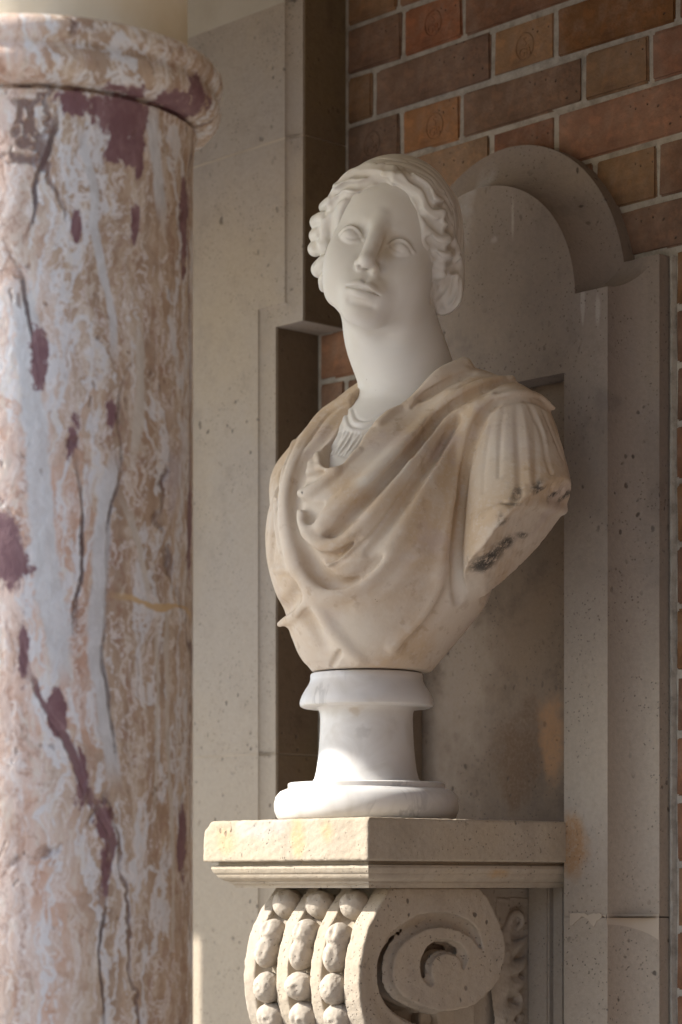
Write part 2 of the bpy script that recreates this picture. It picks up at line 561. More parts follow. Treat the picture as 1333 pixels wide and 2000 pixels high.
def hair_base(h=1.6):
    c = Clay((-75, -150, 600), (190, 120, 940), h, HEAD_R, HEAD_T, HEAD_S)
    skull_masses(c, 8)
    c.ell((6, 10, 8), (80, 82, 60), k=16)                       # hair over the ears
    c.ell((-6, -118, -36), (83, 86, 110), k=8, sub=True)          # the face stays open
    c.ell((0, -40, -120), (90, 95, 82), k=8, sub=True)
    c.stroke([(0, -86, 78, 9), (26, -78, 74, 10), (52, -64, 58, 11), (69, -44, 34, 11), (76, -26, 6, 11), (77, -12, -12, 10)], k=8)
    c.stroke([(0, -86, 78, 9), (-30, -80, 78, 9), (-58, -66, 64, 9), (-75, -48, 40, 9), (-80, -32, 8, 8), (-79, -20, -14, 8)], k=8)
    c.stroke([(30, 72, -20, 34), (0, 82, -26, 36), (-30, 72, -20, 34)], k=14)    # knot at the nape
    for r in HAIR_MASS:
        c.stroke(r, k=4, world=True)
    return c

def hair_clay(h=1.5):
    c = hair_base(h)
    for kind, rows in HAIR_FOLDS:
        if kind == 'b':
            p = rows[0]; c.bump(p[:3], p[3], p[4], world=True)
        else:
            c.ridge(rows, world=True)
    return c

TORSO_R = rz(RAD(18))
TORSO_T = (22, 18, 0)

def drape_base(h=2.5):
    c = Clay((-215, -200, 190), (320, 225, 680), h, TORSO_R, TORSO_T)
    c.ell((2, -18, 410), (158, 122, 165), k=20)                       # chest
    c.ell((-36, -58, 380), (100, 90, 120), k=50)
    c.stroke([(-128, 20, 478, 60), (-70, 14, 520, 66), (0, 30, 556, 78), (90, 24, 556, 74), (162, 26, 531, 71)], k=40)
    c.stroke([(-118, 22, 470, 56), (-124, 0, 400, 46)], k=36)
    c.stroke([(8, -30, 380, 126), (-2, -28, 300, 109), (-12, -20, 240, 82), (-24, -18, 190, 66)], k=50)
    c.stroke([(84, 10, 330, 62), (10, 4, 255, 54)], k=40)
    for r in DRAPE_MASS:
        c.stroke(r, k=24, world=True)
    a = Clay((-215, -200, 190), (320, 225, 680), h, TORSO_R, TORSO_T)                # left upper arm, broken off
    a.stroke([(172, 22, 512, 74), (200, -4, 440, 76), (221, -32, 350, 78), (224, -36, 270, 76)], k=0)
    rg = random.Random(3)
    n0 = np.array((.655, .072, -.75)); n0 /= np.linalg.norm(n0)
    u = np.cross(n0, (0, 0, 1)); u /= np.linalg.norm(u); w = np.cross(n0, u)
    for i in range(18):                                                              # facets left by the break
        p = np.array(ARM_CUT) + u * rg.uniform(-70, 70) + w * rg.uniform(-70, 70) + n0 * rg.uniform(-2, 9)
        a.plane(p, n0 + u * rg.uniform(-.28, .28) + w * rg.uniform(-.28, .28), k=1.5, rough=.8, seed=5)
    x, y, z = a._xyz(tuple(slice(0, int(q)) for q in a.n))
    near = np.exp(-(((x - ARM_CUT[0]) * n0[0] + (y - ARM_CUT[1]) * n0[1] + (z - ARM_CUT[2]) * n0[2]) / 16) ** 2)
    a.f += (near * (1.3 * wob(x, y, z, 31, 1.3) + .7 * wob(x, y, z, 37, 3.1))).astype(F32)
    hh = np.maximum(10 - np.abs(c.f - a.f), 0) / 10
    c.f = np.minimum(c.f, a.f) - hh * hh * 2.5
    return c

def drape_clay(h=2.2, final=True):
    c = drape_base(h)
    for kind, rows in DRAPE_FOLDS:
        if kind == 'r':
            c.ridge(rows, world=True, n=40)
        elif kind == 'a':
            c.stroke(rows, k=8, world=True, n=60)
        elif kind == 's':
            c.stroke(rows, k=6, sub=True, world=True, n=60)
        elif kind == 'b':
            p = rows[0]
            c.bump(p[:3], p[3], p[4], world=True)
    c.stroke(V_OPEN, k=6, sub=True, world=True)
    c.plane((0, 0, 207), (0, 0, -1), k=2)
    return c
DRAPE_FOLDS = [
    ('r', [(6.6, -31.4, 587.4, 6.8, 11.9), (-29, -46.8, 569.7, 10.2, 11.9), (-34.1, -75.8, 533.4, 13.6, 11.9), (-27, -106, 499.4, 15.3, 11.9), (-12.6, -135, 453.8, 15.3, 11.9), (-0.8, -148.3, 409.5, 17, 11.9), (4.1, -149.9, 378.3, 8.5, 11.9), (13.2, -147.8, 349.9, 18.7, 11.9), (22.9, -141.7, 326.1, 20.4, 11.9), (35.9, -136.7, 311.5, 20.4, 11.9), (51.3, -130.3, 302.5, 20.4, 11.9), (71.3, -123.5, 302.7, 18.7, 11.9), (95.1, -113.8, 308.3, 15.3, 11.9), (116.7, -102.2, 322.4, 10.2, 11.9), (135.2, -92.6, 343.4, 6.8, 11.9), (154.1, -78.7, 380.9, 5.1, 11.9), (167.6, -42.2, 443.1, 3.4, 11.9)]),
    ('r', [(12.6, -51.6, 565.6, -13.6, 9.35), (8.6, -69, 547.7, -20.4, 9.35), (10.8, -88.3, 527.6, -23.8, 9.35), (6.3, -106, 507.2, -25.5, 9.35), (2.9, -119.8, 487.1, -25.5, 9.35), (5.9, -128.2, 473.3, -27.2, 9.35), (5.1, -135.9, 457.3, -27.2, 9.35), (9.7, -141.9, 440.2, -27.2, 9.35), (20.2, -148.6, 414.1, -30.6, 9.35), (30.5, -150.4, 383.9, -37.4, 9.35), (38.7, -147.6, 362.7, -44.2, 9.35), (46.4, -142.5, 341.1, -47.6, 9.35), (56, -136.5, 324.9, -44.2, 9.35), (71.1, -127, 312.7, -34, 9.35), (88.7, -118.1, 311.2, -23.8, 9.35), (104.2, -112, 320, -13.6, 9.35), (128.5, -99.4, 342.7, -6.8, 9.35)]),
    ('r', [(27.3, -147.5, 417.6, 15.3, 8.5), (31.4, -149.4, 398.4, 17, 8.5), (38.4, -149.3, 384.6, 18.7, 8.5), (43.5, -148.3, 378, 18.7, 8.5), (56.5, -144.4, 369.5, 17, 8.5), (75.5, -137.7, 364.8, 17, 8.5), (92.7, -130.3, 368.6, 15.3, 8.5), (111.5, -120.8, 384, 11.9, 8.5), (131.1, -101.9, 413.7, 10.2, 8.5), (144.8, -58.1, 474.9, 8.5, 8.5), (145.8, -0.8, 533.1, 8.5, 8.5), (165.5, 18.6, 566.1, 6.8, 8.5)]),
    ('r', [(42, -146.9, 362.5, -13.6, 6.8), (51.8, -142.8, 350.2, -20.4, 6.8), (65.8, -138.9, 347.2, -20.4, 6.8), (78.8, -134.1, 349.1, -18.7, 6.8), (91.5, -129.2, 356.5, -13.6, 6.8), (110.8, -120.2, 369.8, -6.8, 6.8)]),
    ('r', [(51.7, -141.8, 344.1, 10.2, 5.1), (66.6, -136.9, 341.1, 11.9, 5.1), (79.3, -132.8, 345.1, 10.2, 5.1), (97.2, -126.1, 356.3, 8.5, 5.1), (122.2, -112.2, 383, 6.8, 5.1), (143.2, -85.2, 427.7, 5.1, 5.1), (148.6, -32.9, 494.4, 3.4, 5.1)]),
    ('r', [(155.8, 47.5, 608.2, -6.8, 5.95), (145.2, 24.4, 597.5, -11.9, 5.95), (126.1, 5.2, 583.1, -11.9, 5.95), (111.4, -6.7, 572.5, -5.1, 5.95)]),
    ('r', [(188.3, 85.1, 599.5, -6.8, 6.8), (186.2, 45, 584.7, -15.3, 6.8), (171, 23.9, 571.6, -18.7, 6.8), (153.8, 10.8, 557.7, -22.1, 6.8), (140.4, -2.2, 539.9, -25.5, 6.8), (138.2, -25.5, 515.2, -27.2, 6.8), (139.2, -51.6, 490.7, -27.2, 6.8), (134.9, -77.1, 463.7, -25.5, 6.8), (126.2, -97.2, 442, -23.8, 6.8), (114.7, -113.6, 421.8, -23.8, 6.8), (101.5, -126.3, 402.2, -22.1, 6.8), (86.8, -135, 382.4, -20.4, 6.8), (72.3, -140.3, 375.2, -13.6, 6.8)]),
    ('r', [(151.5, 13.2, 572.2, 6.8, 11.05), (133.4, -8, 540.8, 8.5, 11.05), (130.9, -45.4, 507.6, 11.9, 11.05), (115.3, -100.9, 453.1, 13.6, 11.05), (83.1, -134.4, 410.2, 15.3, 11.05), (66.7, -142.6, 393.3, 15.3, 11.05)]),
    ('r', [(165.2, 14, 538.6, -5.1, 5.95), (155.6, 1.1, 512.7, -10.2, 5.95), (158.9, -25.8, 483.7, -11.9, 5.95), (159.7, -46.8, 460, -10.2, 5.95), (156.1, -69.2, 428, -8.5, 5.95), (142.1, -93.6, 386.2, -5.1, 5.95), (119.3, -109.4, 352.9, -3.4, 5.95)]),
    ('r', [(185.8, 27.4, 558.9, 5.1, 8.5), (169.5, 14.5, 525, 8.5, 8.5), (162.4, -7.8, 488.7, 10.2, 8.5), (166.3, -40.9, 450.3, 8.5, 8.5), (158.9, -72, 400.1, 6.8, 8.5), (139.5, -91.1, 359.4, 5.1, 8.5)]),
    ('r', [(221.6, 67.8, 572.3, -5.1, 5.525), (211.1, 44.8, 563.2, -13.6, 5.525), (202.2, 31.3, 550.3, -23.8, 5.525), (197.8, 22.9, 533.3, -27.2, 5.525), (193.4, 16.6, 513.2, -27.2, 5.525), (189.6, 10.6, 487.5, -27.2, 5.525), (185, 7.5, 463, -28.9, 5.525), (184.8, 0.8, 434.8, -30.6, 5.525), (186.1, -6.4, 407.1, -30.6, 5.525), (185, -8.3, 383.1, -30.6, 5.525), (180.4, -6.4, 356.3, -28.9, 5.525), (171.1, 3, 323.5, -23.8, 5.525), (161.1, 17.2, 296.5, -11.9, 5.525)]),
    ('r', [(200.7, 41.8, 569.1, 5.1, 7.65), (186.2, 22, 543, 8.5, 7.65), (176, 15.7, 517.4, 8.5, 7.65), (174.1, 2.9, 467.9, 8.5, 7.65), (182.1, -17.9, 416.7, 8.5, 7.65), (178.5, -26, 368.4, 8.5, 7.65), (166.5, -26.5, 328.4, 6.8, 7.65)]),
    ('r', [(186.4, 97.3, 604.9, 8.5, 6.8), (182, 51.4, 593.1, 10.2, 6.8), (165.4, 23.7, 578.6, 10.2, 6.8), (144.4, 5.5, 558.4, 6.8, 6.8)]),
    ('r', [(142.6, 47, 614.9, 6.8, 6.8), (132.9, 22.1, 603.2, 10.2, 6.8), (113.2, 2.4, 588, 10.2, 6.8), (102.5, -16.5, 564.8, 6.8, 6.8)]),
    ('r', [(200.1, 33.4, 556.4, 5.1, 5.1), (212, 49.9, 568.6, 10.2, 5.1), (221.2, 72.3, 575, 11.9, 5.1), (222.5, 109.6, 574.9, 11.9, 5.1), (231.4, 134.9, 561.6, 10.2, 5.1)]),
    ('r', [(220.1, 51.3, 560.7, -5.1, 4.25), (228.9, 72.1, 565.6, -8.5, 4.25), (233.5, 97.6, 564.1, -8.5, 4.25), (232.1, 135.1, 552.4, -6.8, 4.25)]),
    ('a', [(85.6, -58.2, 535.4, 5, 0), (88.5, -27.1, 561.8, 8, 0), (102.9, -5.1, 582.9, 10, 0), (124.4, 16.8, 602.3, 12, 0), (132.9, 57, 622, 13, 0)]),
    ('a', [(-12.5, -42.6, 575.8, 3, 0), (-34, -51.8, 562.6, 6, 0), (-36.2, -73.9, 535.3, 7.5, 0), (-26, -104.1, 502.3, 8, 0), (-9.4, -135.9, 453.4, 8, 0), (-0.8, -148.3, 409.5, 8.5, 0), (5.3, -150.1, 378.2, 9, 0), (13.6, -147.3, 349.9, 9.5, 0), (24.2, -141.9, 327.3, 10, 0), (37.7, -136.5, 312.8, 10, 0), (53.8, -130.7, 303.6, 9.5, 0), (72.5, -123.6, 301.9, 9, 0), (95, -113.7, 307.6, 7, 0), (116.6, -102.1, 321.1, 5, 0), (134.3, -91.8, 342.2, 3.5, 0), (154, -78.6, 379.6, 2, 0)]),
    ('a', [(27.3, -146.6, 420.5, 6, 0), (31.1, -149.1, 402.6, 7.5, 0), (38.7, -149.5, 387.3, 8, 0), (44.1, -147.9, 379.3, 8, 0), (57.1, -144, 370.9, 8, 0), (75.7, -137.8, 366.9, 7.5, 0), (92.8, -130.4, 370, 6.5, 0), (111.6, -120.9, 385.3, 5, 0), (130.6, -101.4, 415.2, 4, 0), (144.2, -57.5, 476.4, 3, 0)]),
    ('s', [(16.4, -142.2, 424.2, 3, 0), (26.2, -146.6, 392.4, 6, 0), (32.7, -145.2, 370.3, 8, 0), (40.8, -140.7, 348.3, 10, 0), (51.1, -134.6, 328.9, 10, 0), (64.8, -126.2, 316.1, 9, 0), (82.5, -118.1, 313.2, 7, 0), (98.5, -109.3, 318.6, 4, 0)]),
    ('s', [(44, -142.7, 361.3, 4, 0), (53.8, -139, 352.6, 6, 0), (68.5, -134.3, 350.3, 6.5, 0), (82.3, -128.9, 354.8, 5, 0), (99.1, -121.7, 366.1, 3, 0)]),
    ('s', [(152.5, 13.7, 555.5, 3, 0), (138.4, 0.1, 537.2, 5, 0), (135.8, -24.4, 511.5, 6, 0), (136.9, -50, 487.3, 6, 0), (132.8, -75.1, 460.6, 6, 0), (123.5, -94.2, 439.5, 5.5, 0), (112.2, -110.3, 419.7, 5, 0), (99.3, -122.8, 400.5, 5, 0), (86.1, -130.5, 383.2, 4.5, 0), (75.1, -134.9, 375.4, 3, 0)]),
    ('s', [(209.5, 46.8, 560.2, 2, 0), (200.6, 34.6, 548.7, 4, 0), (196.7, 26.6, 532.3, 4.5, 0), (193.1, 20.5, 512.1, 4.5, 0), (190, 14.5, 486.7, 4.5, 0), (185.3, 11.4, 462.4, 5, 0), (181.9, 3.4, 433.8, 5.5, 0), (182.3, -5.2, 406.9, 5.5, 0), (181.3, -6.9, 383.5, 5.5, 0), (176.7, -5.6, 357.6, 5, 0), (167.6, 3.6, 325.1, 4, 0), (159.6, 14.7, 302.9, 2, 0)]),
    ('s', [(151.1, 38.4, 600, 2, 0), (141.5, 24.4, 593, 3.2, 0), (124.5, 8.6, 580.8, 3.2, 0), (112, -2.7, 571.3, 2, 0)]),
    ('s', [(188.1, 72, 592.6, 2, 0), (184.6, 46.6, 581.3, 3.5, 0), (169.5, 26.6, 568.7, 4, 0), (155.4, 15.8, 558.1, 3, 0)]),
    ('s', [(159.3, 14.2, 530.8, 1.5, 0), (151.5, 0, 508.3, 3, 0), (155.1, -23.8, 483.4, 3.2, 0), (156.2, -41.9, 463, 2, 0)]),
    ('s', [(6.3, -57.4, 554.1, 3, 0), (8.7, -81.4, 529, 5, 0), (6.8, -101.3, 506.2, 6, 0), (6.5, -115.9, 486, 6, 0), (9.1, -128.3, 463.9, 5, 0), (12.2, -137.6, 442.1, 4, 0)]),
    ('a', [(21.9, -114.5, 495.2, 3, 0), (37.9, -120.8, 482.1, 6, 0), (52.6, -122.1, 473.3, 6, 0), (67.5, -120.9, 466.8, 4, 0)]),
    ('a', [(24.2, -130.7, 467.4, 4, 0), (31.4, -127, 472.5, 6, 0), (46.6, -124.1, 473.1, 7, 0), (67.6, -121.9, 465.3, 5, 0)]),
    ('a', [(23.1, -141.9, 439.4, 7, 0), (34.7, -141.2, 439.5, 8.5, 0), (46.6, -137.1, 445.5, 8, 0), (60.2, -129.1, 455.8, 7, 0), (71.6, -116.3, 472.3, 5, 0), (84.3, -95.1, 495.2, 3, 0)]),
    ('a', [(18.5, -122.7, 482.8, 4, 0), (28, -127.7, 472.1, 5, 0)]),
    ('r', [(23.8, -135.1, 458.7, -20.4, 5.1), (36.3, -133.3, 458.1, -15.3, 5.1), (48, -129.1, 462.7, -8.5, 5.1)]),
    ('r', [(61.3, -141.3, 415.9, -17, 5.1), (47.1, -145, 416.4, -23.8, 5.1), (30.3, -146.5, 421.5, -20.4, 5.1)]),
    ('b', [(49.8, -146.6, 402.9, -34, 8)]),
    ('r', [(45.4, -148.1, 386.8, 17, 6.8), (63.7, -143.5, 396.3, 15.3, 6.8), (71.4, -139.4, 409.6, 11.9, 6.8), (87.9, -126.8, 433, 6.8, 6.8)]),
    ('r', [(-88.4, -56.5, 531.2, 8.5, 5.1), (-70.5, -81.2, 504, 10.2, 5.1), (-41, -118, 472.3, 10.2, 5.1), (-15.8, -142.4, 430.4, 10.2, 5.1), (-1.8, -149.3, 401.8, 8.5, 5.1)]),
    ('r', [(-92.7, -70, 505.8, -8.5, 5.95), (-90, -81.1, 482.7, -11.9, 5.95), (-33.9, -132.8, 446, -11.9, 5.95)]),
    ('r', [(-34.8, -136.7, 431.7, 6.8, 5.95), (-20.5, -146.6, 397.8, 10.2, 5.95), (-9.5, -148, 368.7, 8.5, 5.95)]),
    ('r', [(-36.1, -140.3, 414, -8.5, 6.8), (-38.1, -141.3, 379.1, -11.9, 6.8), (-47.3, -135, 356, -8.5, 6.8)]),
    ('r', [(-42.4, -134.7, 343.6, 6.8, 5.1), (-5.5, -144.1, 339.5, 6.8, 5.1), (15.2, -144, 333.5, 5.1, 5.1)]),
    ('r', [(-70.7, -100.1, 273.1, 17, 6.8), (-46.6, -105.4, 277.2, 15.3, 6.8), (-3.9, -125, 283.1, 11.9, 6.8), (22.6, -132.1, 294.3, 8.5, 6.8), (34.7, -133.7, 303.6, 5.1, 6.8)]),
    ('r', [(-67.3, -100.3, 289.8, -11.9, 10.2), (-19.9, -126.6, 294.7, -13.6, 10.2), (7, -136.7, 309.1, -11.9, 10.2), (18.2, -142.1, 325, -6.8, 10.2)]),
    ('r', [(33.7, -132.8, 300.3, 6.8, 10.2), (44.7, -114.8, 262.7, 8.5, 10.2), (55.5, -96.5, 236.9, 8.5, 10.2), (64, -75.9, 216.8, 6.8, 10.2)]),
    ('r', [(12.8, -123.2, 274.9, -8.5, 11.9), (21, -116.6, 260.9, -10.2, 11.9), (23.6, -104.8, 240.6, -6.8, 11.9)]),
    ('r', [(55.5, -94.6, 234.2, -6.8, 3.4), (38.7, -90.3, 221.7, -8.5, 3.4), (17.5, -82.1, 209.6, -6.8, 3.4)]),
    ('r', [(106.6, -49.6, 233.6, 6.8, 9.35), (135.6, -30.6, 267.3, 8.5, 9.35), (156.2, -21.1, 302.2, 8.5, 9.35), (171, -20.4, 335.3, 6.8, 9.35)]),
    ('r', [(117.9, -31.6, 238.8, -6.8, 10.2), (143, -12.7, 272.9, -8.5, 10.2), (160.6, -4, 303.2, -6.8, 10.2)]),
    ('r', [(94.6, -104.9, 287.1, 3.4, 10.2), (129.7, -81.6, 306.5, 5.1, 10.2), (162.5, -56.4, 353.5, 5.1, 10.2)]),
    ('r', [(235.4, 77.2, 558.5, -1.428, 3.4), (259.8, 77.1, 516, -2.89, 3.4), (283.3, 64.5, 466.5, -3.57, 3.4), (277.2, 77.3, 438.6, -4.93, 3.4)]),
    ('r', [(242.6, 100, 549.4, -1.428, 3.4), (265.9, 102.9, 499.7, -2.89, 3.4), (267.7, 109.2, 440.9, -4.25, 3.4)]),
    ('r', [(231.4, 134.8, 545.5, -1.428, 3.4), (254.2, 130.3, 495.4, -2.89, 3.4), (262.7, 126, 443.3, -4.25, 3.4)]),
    ('r', [(229.4, 59.5, 557.1, -0.714, 4.25), (246.5, 43.2, 513.6, -2.21, 4.25), (268.7, 23.3, 454.9, -2.89, 4.25), (277.4, 14, 426.5, -4.25, 4.25)]),
    ('r', [(220.8, 45.5, 553, -0.714, 3.4), (231.1, 27.7, 511.7, -1.7, 3.4), (247.2, 7.7, 453, -2.21, 3.4)]),
    ('r', [(240.6, 79.7, 551.2, -0.714, 3.4), (269.2, 54.7, 489.6, -1.7, 3.4), (288.9, 35.4, 434.2, -4.25, 3.4)]),
    ('r', [(214.3, 27.5, 527.6, -0.714, 3.4), (221.2, 8.4, 476.5, -1.428, 3.4), (229.2, -3.9, 433.4, -1.428, 3.4)]),
    ('r', [(236.9, 65.5, 549.9, 0.714, 3.4), (258.1, 50.7, 504.2, 2.21, 3.4), (281, 30, 444.7, 2.89, 3.4)]),
    ('r', [(241, 85.4, 551.9, 0.714, 3.4), (265.5, 79, 506.6, 2.21, 3.4), (288, 51.3, 439.4, 2.21, 3.4)]),
    ('r', [(238.7, 117.5, 547.9, 0.714, 3.4), (260.9, 116.6, 497.8, 2.21, 3.4), (274.2, 91.7, 441.8, 2.89, 3.4)]),
    ('r', [(226.5, -14.8, 391.8, 3.4, 7.65), (266.3, -2.6, 409.1, 6.8, 7.65), (266.4, 61.8, 419, 6.8, 7.65), (238.8, 148.5, 420.4, 5.1, 7.65)]),
    ('r', [(277.6, 11.9, 424.2, -10.2, 4.25), (274.6, 3.2, 412.2, -6.8, 4.25), (265.2, -1.5, 412.7, -5.1, 4.25)]),
    ('r', [(17, -36.4, 581, -3.4, 2.72), (-14.9, -55, 562.5, -3.4, 2.72), (-17, -86.6, 525.7, -3.4, 2.72), (-12.7, -114.2, 492.5, -3.4, 2.72), (-3.3, -138.6, 448.2, -3.4, 2.72), (6.2, -149.9, 404.4, -3.4, 2.72), (9.7, -150.3, 373.6, -3.4, 2.72), (17.3, -146.9, 345.5, -3.4, 2.72), (27, -140.8, 321.6, -3.4, 2.72), (38.6, -134.5, 307.3, -3.4, 2.72), (54, -128.1, 298.3, -3.4, 2.72), (74.1, -121.3, 298.5, -3.4, 2.72), (97.1, -111, 304.2, -3.4, 2.72), (118.7, -99.4, 318.4, -3.4, 2.72), (136.4, -89.1, 339.5, -3.4, 2.72), (155.4, -75.2, 377, -3.4, 2.72), (170.3, -40, 439, -3.4, 2.72)]),
    ('r', [(-4.6, -25.8, 593.9, -3.4, 2.72), (-55.4, -27.3, 580.1, -3.4, 2.72), (-51.3, -65, 541.2, -3.4, 2.72), (-53.8, -86.7, 509.1, -3.4, 2.72), (-23.2, -130.1, 459.8, -3.4, 2.72), (-7.1, -147.3, 414.4, -3.4, 2.72), (-0.7, -150.2, 382.9, -3.4, 2.72), (8.3, -148.1, 354.5, -3.4, 2.72), (19.5, -143.2, 330.4, -3.4, 2.72), (32.5, -138.3, 315.8, -3.4, 2.72), (48.6, -132.5, 306.6, -3.4, 2.72), (69.3, -126.3, 306.8, -3.4, 2.72), (93.1, -116.6, 312.4, -3.4, 2.72), (114.7, -105, 326.4, -3.4, 2.72), (133.2, -95.4, 347.4, -3.4, 2.72), (152.2, -81.6, 384.9, -3.4, 2.72), (165, -44.4, 447.3, -3.4, 2.72)]),
    ('r', [(55.1, -140.2, 339.8, -3.4, 2.72), (69.3, -134.7, 336.9, -3.4, 2.72), (82, -130.6, 340.9, -3.4, 2.72), (99.9, -123.9, 352.1, -3.4, 2.72), (124.9, -110.1, 378.9, -3.4, 2.72), (145.9, -83, 423.6, -3.4, 2.72), (152.7, -32.1, 489.9, -3.4, 2.72)]),
    ('r', [(48.3, -143.3, 348.4, -3.4, 2.72), (63.9, -139.1, 345.3, -3.4, 2.72), (76.6, -135, 349.2, -3.4, 2.72), (94.5, -128.3, 360.4, -3.4, 2.72), (119.5, -114.4, 387.2, -3.4, 2.72), (139.9, -86.7, 432, -3.4, 2.72), (145.3, -34.5, 498.8, -3.4, 2.72)]),
    ('r', [(155.4, 14, 567.6, -3.4, 2.72), (137.4, -7.1, 536.2, -3.4, 2.72), (135.6, -45.2, 502.9, -3.4, 2.72), (119.3, -100.1, 448.6, -3.4, 2.72), (87.2, -133.5, 405.7, -3.4, 2.72), (70.8, -141.7, 388.9, -3.4, 2.72)]),
    ('r', [(147.5, 12.3, 576.8, -3.4, 2.72), (129.4, -8.9, 545.4, -3.4, 2.72), (126.9, -46.3, 512.1, -3.4, 2.72), (111.3, -101.8, 457.6, -3.4, 2.72), (79, -135.3, 414.6, -3.4, 2.72), (62.6, -143.5, 397.8, -3.4, 2.72)]),
    ('r', [(190.5, 27.5, 554.2, -3.4, 2.72), (173.5, 15.3, 520.4, -3.4, 2.72), (165.1, -5.6, 484.5, -3.4, 2.72), (168.9, -38.7, 446.1, -3.4, 2.72), (160.9, -69.2, 396.1, -3.4, 2.72), (141.5, -88.3, 355.4, -3.4, 2.72)]),
    ('r', [(181.1, 27.3, 563.7, -3.4, 2.72), (165.4, 13.7, 529.6, -3.4, 2.72), (159.8, -10, 493, -3.4, 2.72), (163.6, -43, 454.5, -3.4, 2.72), (156.2, -74.1, 404.3, -3.4, 2.72), (138.2, -94.6, 363.3, -3.4, 2.72)]),
    ('r', [(206, 41.2, 564.1, -3.4, 2.72), (190.9, 22.1, 538.3, -3.4, 2.72), (180.7, 15.8, 512.6, -3.4, 2.72), (176.8, 5, 463.7, -3.4, 2.72), (183.4, -14.4, 412.8, -3.4, 2.72), (179.2, -21.8, 364.6, -3.4, 2.72), (166.5, -21.7, 324.6, -3.4, 2.72)]),
    ('r', [(195.3, 42.4, 574.1, -3.4, 2.72), (181.5, 21.9, 547.8, -3.4, 2.72), (171.3, 15.6, 522.1, -3.4, 2.72), (172.1, -0, 471.9, -3.4, 2.72), (180.7, -21.5, 420.6, -3.4, 2.72), (177.9, -30.2, 372.2, -3.4, 2.72), (166.5, -31.4, 332.1, -3.4, 2.72)]),
    ('r', [(190.4, 98.1, 600.2, -3.4, 2.72), (187.3, 50.8, 588.1, -3.4, 2.72), (169.4, 24.5, 574, -3.4, 2.72), (148.4, 6.4, 553.8, -3.4, 2.72)]),
    ('r', [(182.4, 96.4, 609.6, -3.4, 2.72), (175.3, 53.3, 598.5, -3.4, 2.72), (160.7, 23.5, 583.4, -3.4, 2.72), (140.4, 4.7, 563, -3.4, 2.72)]),
    ('r', [(150.7, 43.7, 609.1, -3.4, 2.72), (138.9, 20.9, 598, -3.4, 2.72), (118.5, 1.9, 583, -3.4, 2.72), (107.9, -16.9, 559.8, -3.4, 2.72)]),
    ('r', [(131.1, 53.8, 621.8, -3.4, 2.72), (126.1, 24, 608.6, -3.4, 2.72), (107.8, 2.8, 593.1, -3.4, 2.72), (97.1, -16.1, 569.7, -3.4, 2.72)]),
    ('r', [(205.5, 32.8, 551.4, -3.4, 2.72), (216.6, 50, 563.8, -3.4, 2.72), (225.2, 73, 570.4, -3.4, 2.72), (226.5, 110.3, 570.2, -3.4, 2.72), (234.1, 137, 557.3, -3.4, 2.72)]),
    ('r', [(195.4, 33.3, 561.1, -3.4, 2.72), (206.6, 50.5, 573.5, -3.4, 2.72), (215.9, 72.9, 580, -3.4, 2.72), (217.1, 110.2, 579.9, -3.4, 2.72), (228.7, 132.7, 565.8, -3.4, 2.72)]),
    ('r', [(49.5, -147.2, 382.3, -3.4, 2.72), (67.8, -142.6, 391.8, -3.4, 2.72), (75.5, -138.5, 405.1, -3.4, 2.72), (92, -125.9, 428.5, -3.4, 2.72)]),
    ('r', [(41.3, -149, 391.2, -3.4, 2.72), (59.6, -144.4, 400.7, -3.4, 2.72), (66.6, -139.7, 414.2, -3.4, 2.72), (83.2, -127, 437.6, -3.4, 2.72)]),
    ('r', [(-64.6, -73.1, 522, -3.4, 2.72), (-35.6, -107.8, 492.5, -3.4, 2.72), (-25.9, -126.8, 465.3, -3.4, 2.72), (-8, -144.6, 425.2, -3.4, 2.72), (4.5, -150.3, 396.9, -3.4, 2.72)]),
    ('r', [(-105.7, -45.9, 539, -3.4, 2.72), (-92.2, -66.6, 512.6, -3.4, 2.72), (-89.3, -79.8, 486.4, -3.4, 2.72), (-25.8, -138.2, 436.1, -3.4, 2.72), (-8.1, -148.3, 406.8, -3.4, 2.72)]),
    ('r', [(-24.1, -141.5, 425.8, -3.4, 2.72), (-13.4, -148.2, 392.7, -3.4, 2.72), (-3.9, -148.4, 364, -3.4, 2.72)]),
    ('r', [(-47.8, -129.9, 438, -3.4, 2.72), (-28.3, -144.3, 403, -3.4, 2.72), (-15.8, -147, 373.6, -3.4, 2.72)]),
    ('r', [(-69.4, -96.5, 269, -3.4, 2.72), (-39.4, -107.2, 272.3, -3.4, 2.72), (-0.4, -123.4, 278.7, -3.4, 2.72), (25.3, -129.9, 290.1, -3.4, 2.72), (38.1, -132.2, 299.3, -3.4, 2.72)]),
    ('r', [(-72.8, -103, 277.3, -3.4, 2.72), (-59.8, -98.4, 283, -3.4, 2.72), (-7.4, -126.5, 287.4, -3.4, 2.72), (19.1, -133.6, 298.7, -3.4, 2.72), (32, -135.9, 307.8, -3.4, 2.72)]),
    ('r', [(37.1, -131.3, 296, -3.4, 2.72), (47.5, -112.6, 258.5, -3.4, 2.72), (56.9, -93, 232.8, -3.4, 2.72), (64.7, -71.8, 212.8, -3.4, 2.72)]),
    ('r', [(30.9, -135, 304.5, -3.4, 2.72), (42.7, -117.6, 266.8, -3.4, 2.72), (54.2, -100, 240.9, -3.4, 2.72), (63.3, -80.1, 220.7, -3.4, 2.72)]),
    ('r', [(105.9, -44.1, 229.8, -3.4, 2.72), (134.9, -25.1, 263.6, -3.4, 2.72), (156.2, -16.2, 298.5, -3.4, 2.72), (171, -15.5, 331.6, -3.4, 2.72)]),
    ('r', [(106.7, -54.5, 237.4, -3.4, 2.72), (136.3, -36.2, 271, -3.4, 2.72), (156.9, -26.6, 305.8, -3.4, 2.72), (171, -25.3, 339, -3.4, 2.72)]),
]
